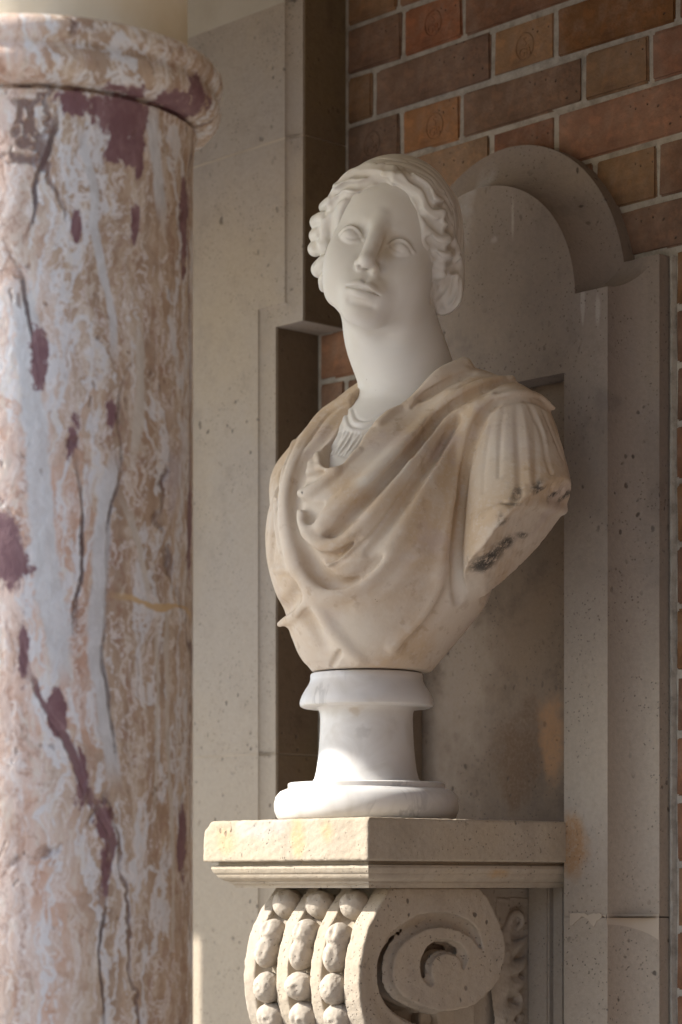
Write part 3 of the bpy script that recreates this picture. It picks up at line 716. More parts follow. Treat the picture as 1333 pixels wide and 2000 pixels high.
TUNIC_FOLDS = [
    ('r', [(-3.7, -40.2, 563.6, 2.2, 3), (36.3, -69, 535.7, 2.2, 3), (57.4, -69.7, 528, 2.2, 3), (71.9, -59.5, 530.1, 2.2, 3), (84.9, -43, 541.5, 2.2, 3), (92.3, -30.8, 551.8, 2.2, 3)]),
    ('r', [(7.9, -39.4, 567.8, 2.2, 3), (37.9, -60.9, 545.5, 2.2, 3), (57.5, -62.1, 538.6, 2.2, 3), (73.1, -51, 542.1, 2.2, 3), (85.7, -36.1, 552, 2.2, 3)]),
    ('r', [(4.4, -42, 563.7, -2, 2.6), (37.1, -64.9, 540.3, -2, 2.6), (57.8, -66.2, 533.2, -2, 2.6), (72.8, -55.6, 536, -2, 2.6), (85.8, -39.1, 546.8, -2, 2.6)]),
    ('r', [(18.4, -42.6, 565.9, -1.6, 2), (40.4, -56.5, 550, -1.6, 2), (57.8, -58.5, 543.2, -1.6, 2), (71.5, -49.5, 546.7, -1.6, 2), (80.9, -36.3, 556.1, -1.6, 2)]),
    ('r', [(13, -64.5, 537.2, -1, 2.4), (17.3, -78.9, 518.4, -3.4, 2.4), (11.2, -85.8, 501.9, -3.6, 2.4)]),
    ('r', [(20, -67.1, 535.9, 0.6, 2.4), (23.6, -80.8, 517.4, 1.8, 2.4), (19.6, -89.8, 500.4, 1.8, 2.4)]),
    ('r', [(27.2, -70.5, 532.6, -1, 2.4), (32.1, -84.4, 514.5, -3.4, 2.4), (24.1, -92, 498.9, -3.6, 2.4)]),
    ('r', [(32.7, -71.8, 531.7, 0.6, 2.4), (36.9, -85, 513.8, 1.8, 2.4), (31.1, -94.6, 497.7, 1.8, 2.4)]),
    ('r', [(37.7, -73.2, 529.4, -1, 2.4), (37.1, -85.9, 512.6, -3.4, 2.4), (34.8, -96.2, 496.4, -3.6, 2.4)]),
    ('r', [(41.8, -73.2, 528.9, 0.6, 2.4), (41.9, -86.5, 511.9, 1.8, 2.4), (40.3, -97.5, 495.5, 1.8, 2.4)]),
    ('r', [(46.2, -74, 527.2, -1, 2.4), (46.9, -86.8, 510.4, -3.4, 2.4), (43.4, -98.5, 494.4, -3.6, 2.4)]),
    ('r', [(49.6, -73.3, 526.9, 0.6, 2.4), (50.2, -86.1, 510.1, 1.8, 2.4), (47.4, -98.4, 493.9, 1.8, 2.4)]),
    ('r', [(52.6, -72.8, 526.1, -1, 2.4), (54.4, -85.8, 509, -3.4, 2.4), (49.7, -98.7, 492.9, -3.6, 2.4)]),
    ('r', [(56, -72.2, 525.7, 0.6, 2.4), (57.1, -84.4, 508.9, 1.8, 2.4), (53.1, -98, 492.5, 1.8, 2.4)]),
    ('r', [(58.3, -71.1, 525.6, -1, 2.4), (57.4, -85.4, 508.4, -3.4, 2.4), (55.4, -98.3, 491.5, -3.6, 2.4)]),
    ('r', [(61.7, -70.4, 525.2, 0.6, 2.4), (60, -84.1, 508.2, 1.8, 2.4), (58.7, -97.6, 491.2, 1.8, 2.4)]),
    ('r', [(63.4, -68.7, 525.7, -1, 2.4), (63, -82.4, 507.9, -3.4, 2.4), (60.3, -97.2, 490.4, -3.6, 2.4)]),
    ('r', [(66.1, -67.3, 525.6, 0.6, 2.4), (64.9, -80.4, 507.9, 1.8, 2.4), (62.9, -95.8, 490.2, 1.8, 2.4)]),
    ('r', [(67.1, -65, 526.7, -1, 2.4), (67.7, -78.8, 507.9, -3.4, 2.4), (64.5, -95.4, 489.4, -3.6, 2.4)]),
    ('r', [(69.8, -63.7, 526.5, 0.6, 2.4), (69.6, -76.8, 507.9, 1.8, 2.4), (67.1, -94.1, 489.2, 1.8, 2.4)]),
    ('r', [(70.9, -61.4, 528.2, -1, 2.4), (69.4, -77.2, 508.3, -3.4, 2.4), (68.7, -93.7, 488.4, -3.6, 2.4)]),
    ('r', [(73.6, -60.1, 528, 0.6, 2.4), (71.3, -75.2, 508.3, 1.8, 2.4), (70.6, -91.6, 488.3, 1.8, 2.4)]),
    ('r', [(74.8, -57.9, 530.2, -1, 2.4), (73.6, -72.9, 509, -3.4, 2.4), (72.1, -91.2, 487.5, -3.6, 2.4)]),
    ('r', [(76.7, -55.9, 530.2, 0.6, 2.4), (75.5, -70.9, 509, 1.8, 2.4), (74, -89.2, 487.5, 1.8, 2.4)]),
    ('r', [(78, -53.8, 532.8, -1, 2.4), (77, -68.1, 510, -3.4, 2.4), (74.9, -88.1, 486.8, -3.6, 2.4)]),
    ('r', [(79.9, -51.8, 532.8, 0.6, 2.4), (78.9, -66.1, 510, 1.8, 2.4), (76.8, -86.1, 486.8, 1.8, 2.4)]),
]
HAIR_FOLDS = [
    ('r', [(133.2, -70.7, 846.6, -2.7, 4), (140.6, -63.6, 840.3, -5.4, 4), (144.4, -59.6, 836.2, -6.75, 4), (151.1, -53.8, 831.1, -8.1, 4), (153.7, -49.6, 823.2, -9.45, 4), (153.1, -47.1, 814.9, -9.45, 4), (155.6, -40.8, 808.7, -8.1, 4), (156.1, -32.6, 803.8, -6.75, 4)]),
    ('r', [(141.1, -77.5, 865.6, -2.7, 4.5), (143.3, -68.1, 866.3, -5.4, 4.5), (150.2, -62.5, 855, -8.1, 4.5), (154, -56.6, 849.9, -9.45, 4.5), (158.6, -48.6, 845, -10.8, 4.5), (161, -42.4, 838.8, -12.15, 4.5), (161.3, -38.8, 830.5, -12.15, 4.5), (162.2, -33.9, 823.7, -12.15, 4.5), (163.9, -26.9, 821.2, -12.15, 4.5), (155.8, -4.1, 828.3, -8.1, 4.5)]),
    ('r', [(124, -85.6, 871.7, -5.4, 4), (139.1, -76.4, 869, -5.4, 4), (134.2, -49.6, 871, -6.75, 4), (141.7, -39.6, 865.2, -6.75, 4), (146.4, -28.8, 860.8, -8.1, 4), (149.9, -21.6, 855.2, -8.1, 4), (152.3, -18.1, 848.5, -8.1, 4), (153.4, -10.5, 842.8, -8.1, 4), (150.6, 3.2, 841.7, -8.1, 4), (148.7, 12, 836.7, -6.75, 4), (142.6, 26.1, 829.4, -5.4, 4)]),
    ('r', [(155.7, -30.3, 800.2, -5.4, 4.5), (155.2, -21.1, 797.8, -9.45, 4.5), (156.4, -11.5, 794.5, -13.5, 4.5), (158.7, -3, 793.4, -16.2, 4.5), (144.1, 21.6, 801.9, -10.8, 4.5)]),
    ('r', [(148.2, -24.8, 780.6, -5.4, 4.5), (147.1, -18.8, 777, -9.45, 4.5), (145.5, -9.4, 774.7, -10.8, 4.5), (148.6, 1.2, 773.9, -13.5, 4.5), (151.1, 9.6, 773.5, -17.55, 4.5), (135.8, 34.1, 784.6, -10.8, 4.5)]),
    ('r', [(143, -14.7, 770.2, -4.05, 4), (141.4, -9.2, 766.5, -6.75, 4), (139.3, 3.8, 760.8, -8.1, 4), (141.3, 14.5, 756.6, -8.1, 4), (122.5, 47.6, 766.2, -8.1, 4), (124.2, 53.8, 774, -6.75, 4)]),
    ('r', [(156.1, -32.6, 803.8, -4.05, 3), (156.8, -23.6, 801.2, -5.4, 3), (159.9, -17, 803.2, -2.7, 3)]),
    ('r', [(135.5, -77.7, 851.7, 2.7, 5), (145, -63.1, 843, 5.4, 5), (151.9, -53.6, 836.5, 6.75, 5), (155, -47, 827.5, 6.75, 5), (155.9, -44.1, 818.3, 6.75, 5), (157.3, -35.7, 811.3, 6.75, 5), (159, -23.9, 807.6, 5.4, 5)]),
    ('r', [(144.6, -72.3, 857.7, 2.7, 5), (151.5, -59.9, 847.7, 5.4, 5), (157.3, -49.3, 839.6, 6.75, 5), (158.4, -43.6, 831.6, 6.75, 5), (159.4, -37.9, 822.8, 6.75, 5), (161.7, -28.6, 815.8, 6.75, 5), (164.7, -15, 815, 5.4, 5)]),
    ('r', [(149.3, -62.5, 860, 2.7, 5), (156.2, -50.1, 854.1, 5.4, 5), (159.7, -38.2, 847.4, 6.75, 5), (163.4, -35.1, 837.6, 6.75, 5), (164.7, -29.6, 830.2, 6.75, 5), (155.9, -7.1, 832.6, 5.4, 5)]),
    ('r', [(151.2, -25.8, 787.4, 5.4, 5), (149.5, -14.3, 783.5, 6.75, 5), (152, -2.2, 781, 6.75, 5), (140.2, 26.6, 789.5, 5.4, 5)]),
    ('r', [(145.2, -14.9, 773.1, 4.05, 5), (142.4, -4.3, 767.9, 6.75, 5), (144.9, 8, 764.6, 6.75, 5), (131.2, 37.7, 773.5, 5.4, 5)]),
    ('r', [(162.6, -5, 809.6, -9.45, 3.5), (148.8, 13.9, 808, -8.1, 3.5), (142.8, 24.9, 805.4, -5.4, 3.5)]),
    ('r', [(113.2, -36.8, 893, -2.025, 2.5), (122.7, -16.9, 889.3, -2.025, 2.5), (127, 3.4, 882.6, -2.025, 2.5), (130.2, 19.9, 871.1, -2.025, 2.5), (129.9, 35.1, 857.2, -2.025, 2.5), (106.6, 70.8, 847.9, -2.025, 2.5), (112.3, 70, 821.9, -2.025, 2.5)]),
    ('r', [(122.1, -35.8, 887.2, -2.025, 2.5), (132.1, -21.4, 880.3, -2.025, 2.5), (139.8, -6.6, 869.7, -2.025, 2.5), (143.9, 7, 856.2, -2.025, 2.5), (142.8, 21.9, 841.1, -2.025, 2.5), (136.6, 36.2, 825.4, -2.025, 2.5), (127.8, 48.2, 808.2, -2.025, 2.5)]),
    ('r', [(112.5, -4.9, 896.5, -2.025, 2.5), (107.2, 28.1, 892.7, -2.025, 2.5), (114.3, 43.9, 877.4, -2.025, 2.5), (98.6, 77, 864.8, -2.025, 2.5), (105.5, 79, 842.5, -2.025, 2.5)]),
    ('r', [(85.1, -95.9, 881.8, -1.62, 2.5), (80, -62.4, 893.5, -1.62, 2.5), (110.8, -53.7, 888.1, -1.62, 2.5), (128.9, -32.8, 882.2, -1.62, 2.5), (139.1, -15.7, 872.3, -1.62, 2.5)]),
    ('r', [(76.6, -97.3, 877.8, -1.62, 2.5), (105.3, -91.4, 878.5, -1.62, 2.5), (113.8, -61.4, 881.9, -1.62, 2.5), (131.7, -45.2, 875.8, -1.62, 2.5)]),
    ('r', [(102.6, 77.9, 853.5, -2.025, 2.5), (108.1, 78.4, 831.3, -2.025, 2.5), (114.7, 72.7, 800.7, -2.025, 2.5), (125.3, 58.8, 775.3, -2.025, 2.5)]),
    ('r', [(124, -85.6, 871.7, -5.4, 4), (111.2, -92.3, 873.7, -5.4, 4), (92, -97.7, 874.6, -6.75, 4), (82.2, -100.7, 871.2, -8.1, 4), (69.5, -102.9, 865.8, -8.1, 4), (51.1, -102.8, 861.9, -6.75, 4)]),
    ('r', [(116.4, -87.8, 861.2, -4.05, 4), (100.1, -94, 864, -8.1, 4), (88.6, -97.3, 864.4, -10.8, 4), (78.2, -101.7, 867, -9.45, 4), (68.1, -102.5, 864.8, -5.4, 4)]),
    ('r', [(121.6, -78.6, 851.6, -4.05, 4.5), (118.4, -81.1, 853.1, -8.1, 4.5), (106, -89.2, 856.2, -9.45, 4.5), (94.6, -93.5, 852.2, -10.8, 4.5), (83.1, -98.8, 850, -12.15, 4.5), (63.5, -100.2, 854.4, -12.15, 4.5), (51.3, -101.1, 850.4, -10.8, 4.5), (36.9, -102, 848.3, -9.45, 4.5)]),
    ('r', [(80, -91, 841.1, -4.05, 4), (74.5, -99.1, 839.3, -8.1, 4), (65, -102.5, 841.2, -8.1, 4), (49.2, -99.2, 840.1, -8.1, 4), (36.4, -97.7, 835.9, -6.75, 4)]),
    ('r', [(122.7, -84.4, 857.8, 2.7, 5), (104.9, -91, 861.5, 5.4, 5), (92.5, -95.3, 858.4, 6.75, 5), (78.1, -98.7, 859.3, 6.75, 5), (63.9, -102.4, 860.8, 6.75, 5), (47.4, -103.1, 856.4, 5.4, 5)]),
    ('r', [(109.6, -76.5, 848.9, 2.7, 5), (99.7, -86, 850.5, 5.4, 5), (87.7, -90.7, 845.8, 6.75, 5), (78.9, -99.5, 844.5, 6.75, 5), (61.4, -100.1, 848.6, 6.75, 5), (44.2, -100.2, 844.4, 5.4, 5)]),
    ('b', [(17.3, -97.1, 828.6, -17.55, 5)]),
    ('r', [(17.3, -97.1, 828.6, -10.8, 4), (26.9, -98.3, 830.7, -8.1, 4), (35.6, -97, 832, -4.05, 4)]),
    ('b', [(-4.3, -88.7, 804.8, -16.2, 4.5)]),
    ('b', [(-19.9, -76.3, 774.5, -13.5, 4.5)]),
    ('r', [(-21.5, -80.5, 793.9, -8.1, 4), (-7.5, -85.7, 783.4, -10.8, 4), (-0.4, -84.7, 780.9, -6.75, 4)]),
    ('r', [(112.5, 46.7, 743.9, -6.75, 3), (108.3, 44.9, 732.4, -6.75, 3), (94.9, 42.4, 721.6, -6.75, 3)]),
    ('r', [(119.5, 53.6, 743.8, -6.75, 3), (115.8, 55.4, 727.1, -6.75, 3), (107.9, 51.4, 710.9, -6.75, 3)]),
    ('r', [(121.3, 62.9, 742.9, -5.4, 3), (120.7, 61.4, 723.7, -5.4, 3), (111.8, 58.4, 705.7, -5.4, 3)]),
    ('r', [(110.2, 55, 706.9, -5.4, 3), (103.1, 52.2, 702.7, -5.4, 3), (96.4, 49, 705.4, -5.4, 3)]),
    ('r', [(130.7, 2.5, 752.4, -10.8, 4), (134.4, 12.6, 750.6, -10.8, 4), (135.1, 23.8, 749.5, -10.8, 4), (117.8, 53.4, 756.7, -10.8, 4), (120.4, 62.8, 766.3, -10.8, 4)]),
    ('r', [(104, 26.3, 736.5, -4.05, 2.5), (98.5, 38.8, 734.5, -4.05, 2.5), (94.5, 40.9, 724.9, -4.05, 2.5)]),
    ('r', [(137.3, -71.8, 849, -2.97, 2), (144, -64.1, 843, -2.97, 2), (147.1, -59.4, 839.1, -2.97, 2), (152.5, -52.2, 834.6, -2.97, 2), (154.4, -47.4, 826.9, -2.97, 2), (155.2, -46.2, 818, -2.97, 2), (156.2, -38.6, 812.4, -2.97, 2), (157.5, -31.1, 807.3, -2.97, 2)]),
    ('r', [(128.2, -67.7, 845.1, -2.97, 2), (136.3, -61.3, 838.5, -2.97, 2), (141.5, -58.7, 833.9, -2.97, 2), (149.6, -54.2, 828.3, -2.97, 2), (152.2, -50, 820.3, -2.97, 2), (150.9, -46.8, 812.2, -2.97, 2), (154.1, -41.3, 805.8, -2.97, 2), (155.3, -33.8, 800.7, -2.97, 2)]),
    ('r', [(139.1, -72.6, 870.4, -2.97, 2), (128.9, -51.1, 875.9, -2.97, 2), (150.9, -60.3, 858.7, -2.97, 2), (154.7, -54.4, 853.6, -2.97, 2), (158.6, -45.8, 848.9, -2.97, 2), (161.7, -40.2, 842.5, -2.97, 2), (162.7, -37.3, 833.9, -2.97, 2), (163.6, -32.4, 827.1, -2.97, 2), (165.3, -25.4, 824.7, -2.97, 2), (153.1, 1.6, 833.3, -2.97, 2)]),
    ('r', [(141, -79.2, 862.2, -2.97, 2), (144.5, -71.2, 862.4, -2.97, 2), (149.4, -63.6, 851.9, -2.97, 2), (153.2, -57.7, 846.8, -2.97, 2), (157.8, -49.7, 841.9, -2.97, 2), (160.2, -43.5, 835.7, -2.97, 2), (159.8, -39.3, 827.6, -2.97, 2), (160.7, -34.3, 820.8, -2.97, 2), (163.1, -28, 818.1, -2.97, 2), (164.5, -14.8, 821.6, -2.97, 2)]),
    ('r', [(107.4, -66.7, 882.2, -2.97, 2), (121.2, -56.1, 880, -2.97, 2), (132.2, -44.7, 875.8, -2.97, 2), (139.7, -34.7, 869.9, -2.97, 2), (143.7, -23.2, 865.8, -2.97, 2), (146.6, -15.3, 860.5, -2.97, 2), (150.3, -13.2, 853.3, -2.97, 2), (150.7, -4.8, 847.8, -2.97, 2), (146.6, 10.2, 847.3, -2.97, 2), (143.4, 20.4, 842.8, -2.97, 2), (135.2, 36.6, 836.2, -2.97, 2)]),
    ('r', [(123.2, -86.7, 868.6, -2.97, 2), (139.7, -78.9, 865.3, -2.97, 2), (147.1, -64.2, 862.5, -2.97, 2), (153.9, -53.6, 857, -2.97, 2), (149, -33.3, 856.3, -2.97, 2), (151.8, -25.4, 851, -2.97, 2), (161, -28.8, 841.7, -2.97, 2), (156.7, -15.7, 838.1, -2.97, 2), (153.1, -1.4, 837.3, -2.97, 2), (151.3, 7.4, 832.3, -2.97, 2), (146.5, 20.2, 824.4, -2.97, 2)]),
    ('r', [(156.4, -28, 803.9, -2.97, 2), (157.3, -20.2, 801, -2.97, 2), (159.1, -11.3, 797.4, -2.97, 2), (160, -1.5, 796.9, -2.97, 2), (141.4, 27.3, 806.8, -2.97, 2)]),
    ('r', [(154.9, -31.4, 797.1, -2.97, 2), (154.4, -22.2, 794.7, -2.97, 2), (154.9, -11.9, 791.6, -2.97, 2), (157.2, -3.5, 790.5, -2.97, 2), (157.5, 6, 793.5, -2.97, 2)]),
    ('r', [(150.3, -23.9, 783.8, -2.97, 2), (148.5, -17.2, 780.4, -2.97, 2), (147.6, -8.5, 778, -2.97, 2), (151.3, 1.4, 776.9, -2.97, 2), (151.8, 11.9, 777.2, -2.97, 2), (136.5, 36.3, 788.4, -2.97, 2)]),
    ('r', [(146.7, -25.2, 777.7, -2.97, 2), (145.6, -19.2, 774.1, -2.97, 2), (144, -9.8, 771.8, -2.97, 2), (146.4, 1.5, 771.2, -2.97, 2), (149.6, 9.1, 770.6, -2.97, 2), (136.3, 31.5, 781, -2.97, 2)]),
    ('r', [(145, -13.8, 773.4, -2.97, 2), (142.8, -7.6, 770, -2.97, 2), (142, 4, 763.8, -2.97, 2), (143.4, 15.4, 759.9, -2.97, 2), (122.5, 50.6, 770.2, -2.97, 2), (126.3, 54.7, 777.2, -2.97, 2)]),
    ('r', [(141.5, -15.1, 767.2, -2.97, 2), (139.2, -8.9, 763.8, -2.97, 2), (137.1, 4, 758.1, -2.97, 2), (139.2, 14.7, 753.9, -2.97, 2), (122.3, 45.7, 762.8, -2.97, 2), (122.7, 53.4, 771, -2.97, 2)]),
    ('r', [(151.7, 8.9, 817.6, -2.97, 2), (146.8, 18.9, 812.7, -2.97, 2), (139.5, 31.3, 810.7, -2.97, 2)]),
    ('r', [(163.1, -7.5, 805.9, -2.97, 2), (160.2, 0.4, 800.3, -2.97, 2), (144, 21.7, 801.5, -2.97, 2)]),
    ('r', [(107.4, -66.7, 882.2, -2.97, 2), (111.2, -89.4, 877.7, -2.97, 2), (92.7, -95.5, 878.3, -2.97, 2), (83.6, -99.2, 874.6, -2.97, 2), (71.5, -102, 869, -2.97, 2), (53.2, -101.9, 865.1, -2.97, 2)]),
    ('r', [(123.2, -86.7, 868.6, -2.97, 2), (110.4, -93.4, 870.6, -2.97, 2), (91.2, -98.8, 871.4, -2.97, 2), (80.7, -101.2, 868.3, -2.97, 2), (67.3, -102.7, 863.2, -2.97, 2), (49.6, -103.3, 859, -2.97, 2)]),
    ('r', [(119.9, -88.3, 863.8, -2.97, 2), (103.5, -94.4, 866.7, -2.97, 2), (92, -97.7, 867, -2.97, 2), (80.3, -100.8, 870.2, -2.97, 2), (70.8, -102.3, 867.7, -2.97, 2)]),
    ('r', [(113.5, -86.9, 858.9, -2.97, 2), (97.9, -93.8, 861.4, -2.97, 2), (86.3, -97, 861.8, -2.97, 2), (76, -101.5, 864.4, -2.97, 2), (65.8, -102.3, 862.1, -2.97, 2)]),
    ('r', [(127.2, -81, 853.4, -2.97, 2), (123.2, -82.9, 855.3, -2.97, 2), (108.7, -89, 859.1, -2.97, 2), (97.4, -93.3, 855.1, -2.97, 2), (85.2, -97.9, 853.2, -2.97, 2), (67, -100.6, 857.1, -2.97, 2), (54.8, -101.5, 853.1, -2.97, 2), (40.4, -102.3, 851, -2.97, 2)]),
    ('r', [(116.7, -75.6, 850, -2.97, 2), (114.1, -78.9, 851.3, -2.97, 2), (103.8, -89, 853.6, -2.97, 2), (92.4, -93.3, 849.5, -2.97, 2), (81.6, -99.2, 847.2, -2.97, 2), (61.3, -100, 851.8, -2.97, 2), (48.3, -100.2, 848.1, -2.97, 2), (34.7, -101.8, 845.6, -2.97, 2)]),
    ('r', [(83.4, -91.4, 843.8, -2.97, 2), (77.2, -98.9, 842.2, -2.97, 2), (67, -101.6, 844.5, -2.97, 2), (52.7, -99.6, 842.8, -2.97, 2), (40.6, -98.7, 838.4, -2.97, 2)]),
    ('r', [(77, -90.2, 838.7, -2.97, 2), (71.6, -98.3, 836.9, -2.97, 2), (63.5, -103, 838.3, -2.97, 2), (47, -99, 837.4, -2.97, 2), (34.2, -97.5, 833.3, -2.97, 2)]),
    ('r', [(22.2, -98.8, 830.8, -2.97, 2), (30.3, -98.7, 833.5, -2.97, 2), (39.1, -97.3, 834.8, -2.97, 2)]),
    ('r', [(13.7, -95.7, 826.4, -2.97, 2), (24.6, -98.2, 828, -2.97, 2), (32.7, -96.1, 829.6, -2.97, 2)]),
    ('r', [(-19.5, -79.5, 797.2, -2.97, 2), (-1.9, -88, 785.5, -2.97, 2), (4.5, -86.3, 783.2, -2.97, 2)]),
    ('r', [(-24.5, -79.8, 791.4, -2.97, 2), (-14, -81.7, 782.1, -2.97, 2), (-5.4, -81.9, 779.1, -2.97, 2)]),
    ('r', [(114.6, 47.6, 747.2, -2.97, 2), (110.4, 45.9, 735.7, -2.97, 2), (98.4, 42, 724.4, -2.97, 2)]),
    ('r', [(111, 46.2, 740.9, -2.97, 2), (106.8, 44.4, 729.4, -2.97, 2), (92.8, 42.6, 718.8, -2.97, 2)]),
    ('r', [(120.9, 55.2, 747.3, -2.97, 2), (117.1, 57.1, 730.7, -2.97, 2), (109.9, 52.4, 714.3, -2.97, 2)]),
    ('r', [(118, 53.1, 740.8, -2.97, 2), (114.3, 54.9, 724.1, -2.97, 2), (105.7, 51.6, 708.1, -2.97, 2)]),
    ('r', [(133.4, 2.8, 755.4, -2.97, 2), (137.8, 12.1, 753.4, -2.97, 2), (136.5, 25.4, 753, -2.97, 2), (117.1, 57.1, 761, -2.97, 2), (122.5, 63.7, 769.6, -2.97, 2)]),
    ('r', [(128.6, 2.8, 749.7, -2.97, 2), (131.6, 13.5, 748.1, -2.97, 2), (132.9, 24, 746.8, -2.97, 2), (118.3, 50.8, 753.1, -2.97, 2), (118.2, 63, 763.5, -2.97, 2)]),
]
HAIR_MASS = [
    [(22.3, -84.6, 845.3, 8), (1.1, -70.7, 847, 10), (-32.7, -48.2, 853.4, 9)],
    [(13.8, -86.3, 825.6, 7), (-1, -80.3, 825.3, 11), (-40, -56, 832.8, 11)],
    [(9.2, -84, 807.3, 7), (-5.6, -77.9, 807.6, 10), (-41.4, -57.6, 814.2, 10)],
    [(5.5, -80.6, 789.6, 7), (-5.6, -77.9, 788.6, 10), (-41.9, -58.1, 795.7, 11)],
    [(6.5, -79.5, 769.2, 7), (-7.4, -72.5, 766.6, 12), (-38, -54, 767.2, 12)],
    [(9.4, -76.5, 748.9, 8), (-10.1, -68, 746.6, 10), (-33.2, -48.7, 743, 8)],
    [(64.9, 56.4, 874, 27), (76.6, 68.9, 851.3, 27), (89.4, 68.1, 815.2, 24), (93.9, 65.5, 775, 24), (92, 63.5, 739.5, 26), (85.6, 63.9, 723, 22)],
    [(112.8, 56.4, 748.9, 9), (113.6, 64.7, 736, 8), (111.2, 62.1, 718.4, 9), (101, 58.4, 708.9, 9), (91.6, 55.8, 705.8, 8)],
    [(127.5, 35.5, 792, 9), (120.8, 50.3, 785.2, 9), (115.7, 59.5, 773.6, 9)],
]
ARM_CUT = (266.6, -3.0, 356.5)
CHEST_PAD = [[(53.8, -6.8, 524.3, 42), (42.6, -29.5, 508.9, 42), (40.9, -45.8, 493.3, 42), (43.7, -61.1, 474.6, 42), (50.0, -73.8, 452.7, 42), (57.6, -81.3, 432.4, 42)]]
DRAPE_MASS = [[(-24.4, -39.4, 269.6, 56), (-24.6, -46.9, 252.7, 46)]]
V_OPEN = [(76.1, 9.5, 615.4, 46), (57.5, -19.5, 588.1, 44), (44.3, -50.6, 560, 36), (47, -79, 532.4, 31), (52.4, -99.3, 507, 27), (57.7, -113.6, 485.3, 19)]
STAIN_HEAD = [((0.1158, -0.0796, 0.7675), (0.022, 0.03, 0.03), 0.6), ((0.1197, -0.0957, 0.7449), (0.014, 0.02, 0.035), 0.45), ((0.1151, -0.0865, 0.7171), 0.02, 0.35), ((0.0954, -0.0942, 0.6829), (0.03, 0.03, 0.02), 0.2), ((0.078, 0.0575, 0.7694), 0.03, 0.2), ((0.1136, -0.066, 0.8666), (0.09, 0.06, 0.03), 0.25)]
STAIN_BLACK = [((0.2323, 0.0384, 0.369), (0.035, 0.03, 0.014), 1), ((0.2213, 0.0102, 0.3436), (0.035, 0.035, 0.02), 0.95), ((0.2255, 0.0237, 0.3533), (0.04, 0.035, 0.026), 0.85), ((0.2108, 0.0113, 0.3358), (0.02, 0.03, 0.012), 0.8), ((0.232, 0.0688, 0.3821), (0.02, 0.03, 0.006), 0.8), ((0.2738, 0.016, 0.4271), (0.008, 0.02, 0.02), 0.7), ((0.2868, 0.0416, 0.4351), (0.006, 0.02, 0.02), 0.9), ((0.2695, 0.0888, 0.4352), (0.006, 0.02, 0.022), 0.95), ((0.2576, 0.1203, 0.4349), (0.006, 0.02, 0.018), 0.9), ((0.2589, 0.1312, 0.4408), (0.005, 0.02, 0.018), 0.8), ((0.266, -0.0043, 0.3887), (0.006, 0.02, 0.02), 0.6), ((0.0314, -0.1493, 0.439), 0.004, 0.9), ((0.2733, 0.0047, 0.4125), (0.02, 0.02, 0.004), 0.6)]
STAIN_CREAM = [((0.1232, -0.0896, 0.4774), (0.06, 0.05, 0.05), 0.7), ((0.1197, -0.1098, 0.4482), (0.03, 0.03, 0.02), 0.9), ((0.1293, -0.1001, 0.3664), (0.06, 0.05, 0.06), 0.5), ((0.0807, -0.0917, 0.2478), (0.1, 0.06, 0.06), 0.7), ((0.1717, 0.0172, 0.3177), (0.03, 0.04, 0.08), 0.6), ((0.2305, 0.0105, 0.4757), (0.05, 0.05, 0.1), 0.45), ((0.0368, -0.145, 0.4127), (0.05, 0.05, 0.12), 0.6)]
STAIN_COLUMN = [((0.1738, -0.0156, 2.4313), (0.0364, 0.0364, 0.0342)), ((0.1741, -0.0124, 2.3959), (0.0242, 0.0242, 0.0221)), ((0.1639, -0.0599, 2.4353), (0.0369, 0.0369, 0.0142)), ((0.1656, 0.055, 2.4588), (0.047, 0.047, 0.0146)), ((0.1415, -0.1022, 2.1671), (0.011, 0.011, 0.03)), ((0.1168, -0.1297, 1.9543), (0.0246, 0.0246, 0.0491)), ((0.1585, -0.0729, 2.0757), (0.0081, 0.0081, 0.0273)), ((0.1608, -0.0678, 2.3058), (0.007, 0.007, 0.0164)), ((0.1745, 0.0014, 2.3154), (0.0069, 0.0069, 0.0222)), ((0.1744, 0.0064, 2.394), (0.0079, 0.0079, 0.0333)), ((0.1494, 0.0902, 2.3414), (0.0146, 0.0146, 0.0627)), ((0.1594, 0.0709, 2.472), (0.0435, 0.0435, 0.017)), ((0.1717, -0.0314, 2.1065), (0.0078, 0.0078, 0.0165)), ((0.1303, -0.1161, 1.8452), (0.0055, 0.0055, 0.0327)), ((0.1509, -0.0876, 1.7829), (0.009, 0.009, 0.0246)), ((0.1629, -0.0626, 1.715), (0.0083, 0.0083, 0.0329)), ((0.1704, -0.0374, 1.6715), (0.0102, 0.0102, 0.022)), ((0.1704, -0.0374, 1.6165), (0.0064, 0.0064, 0.033)), ((0.1534, 0.0833, 1.6512), (0.0125, 0.0125, 0.0512)), ((0.1375, 0.1074, 1.9906), (0.0115, 0.0115, 0.0689))]
STAIN_SOCLE = [((-.06, -.11, .02), (.03, .03, .02), .6, (.30, .29, .28)), ((-.02, -.125, .034), (.03, .03, .008), .6, (.25, .24, .24)), ((.045, -.055, .12), (.012, .03, .012), .5, (.42, .40, .37)), ((.035, -.06, .15), (.012, .03, .01), .5, (.45, .36, .26))]
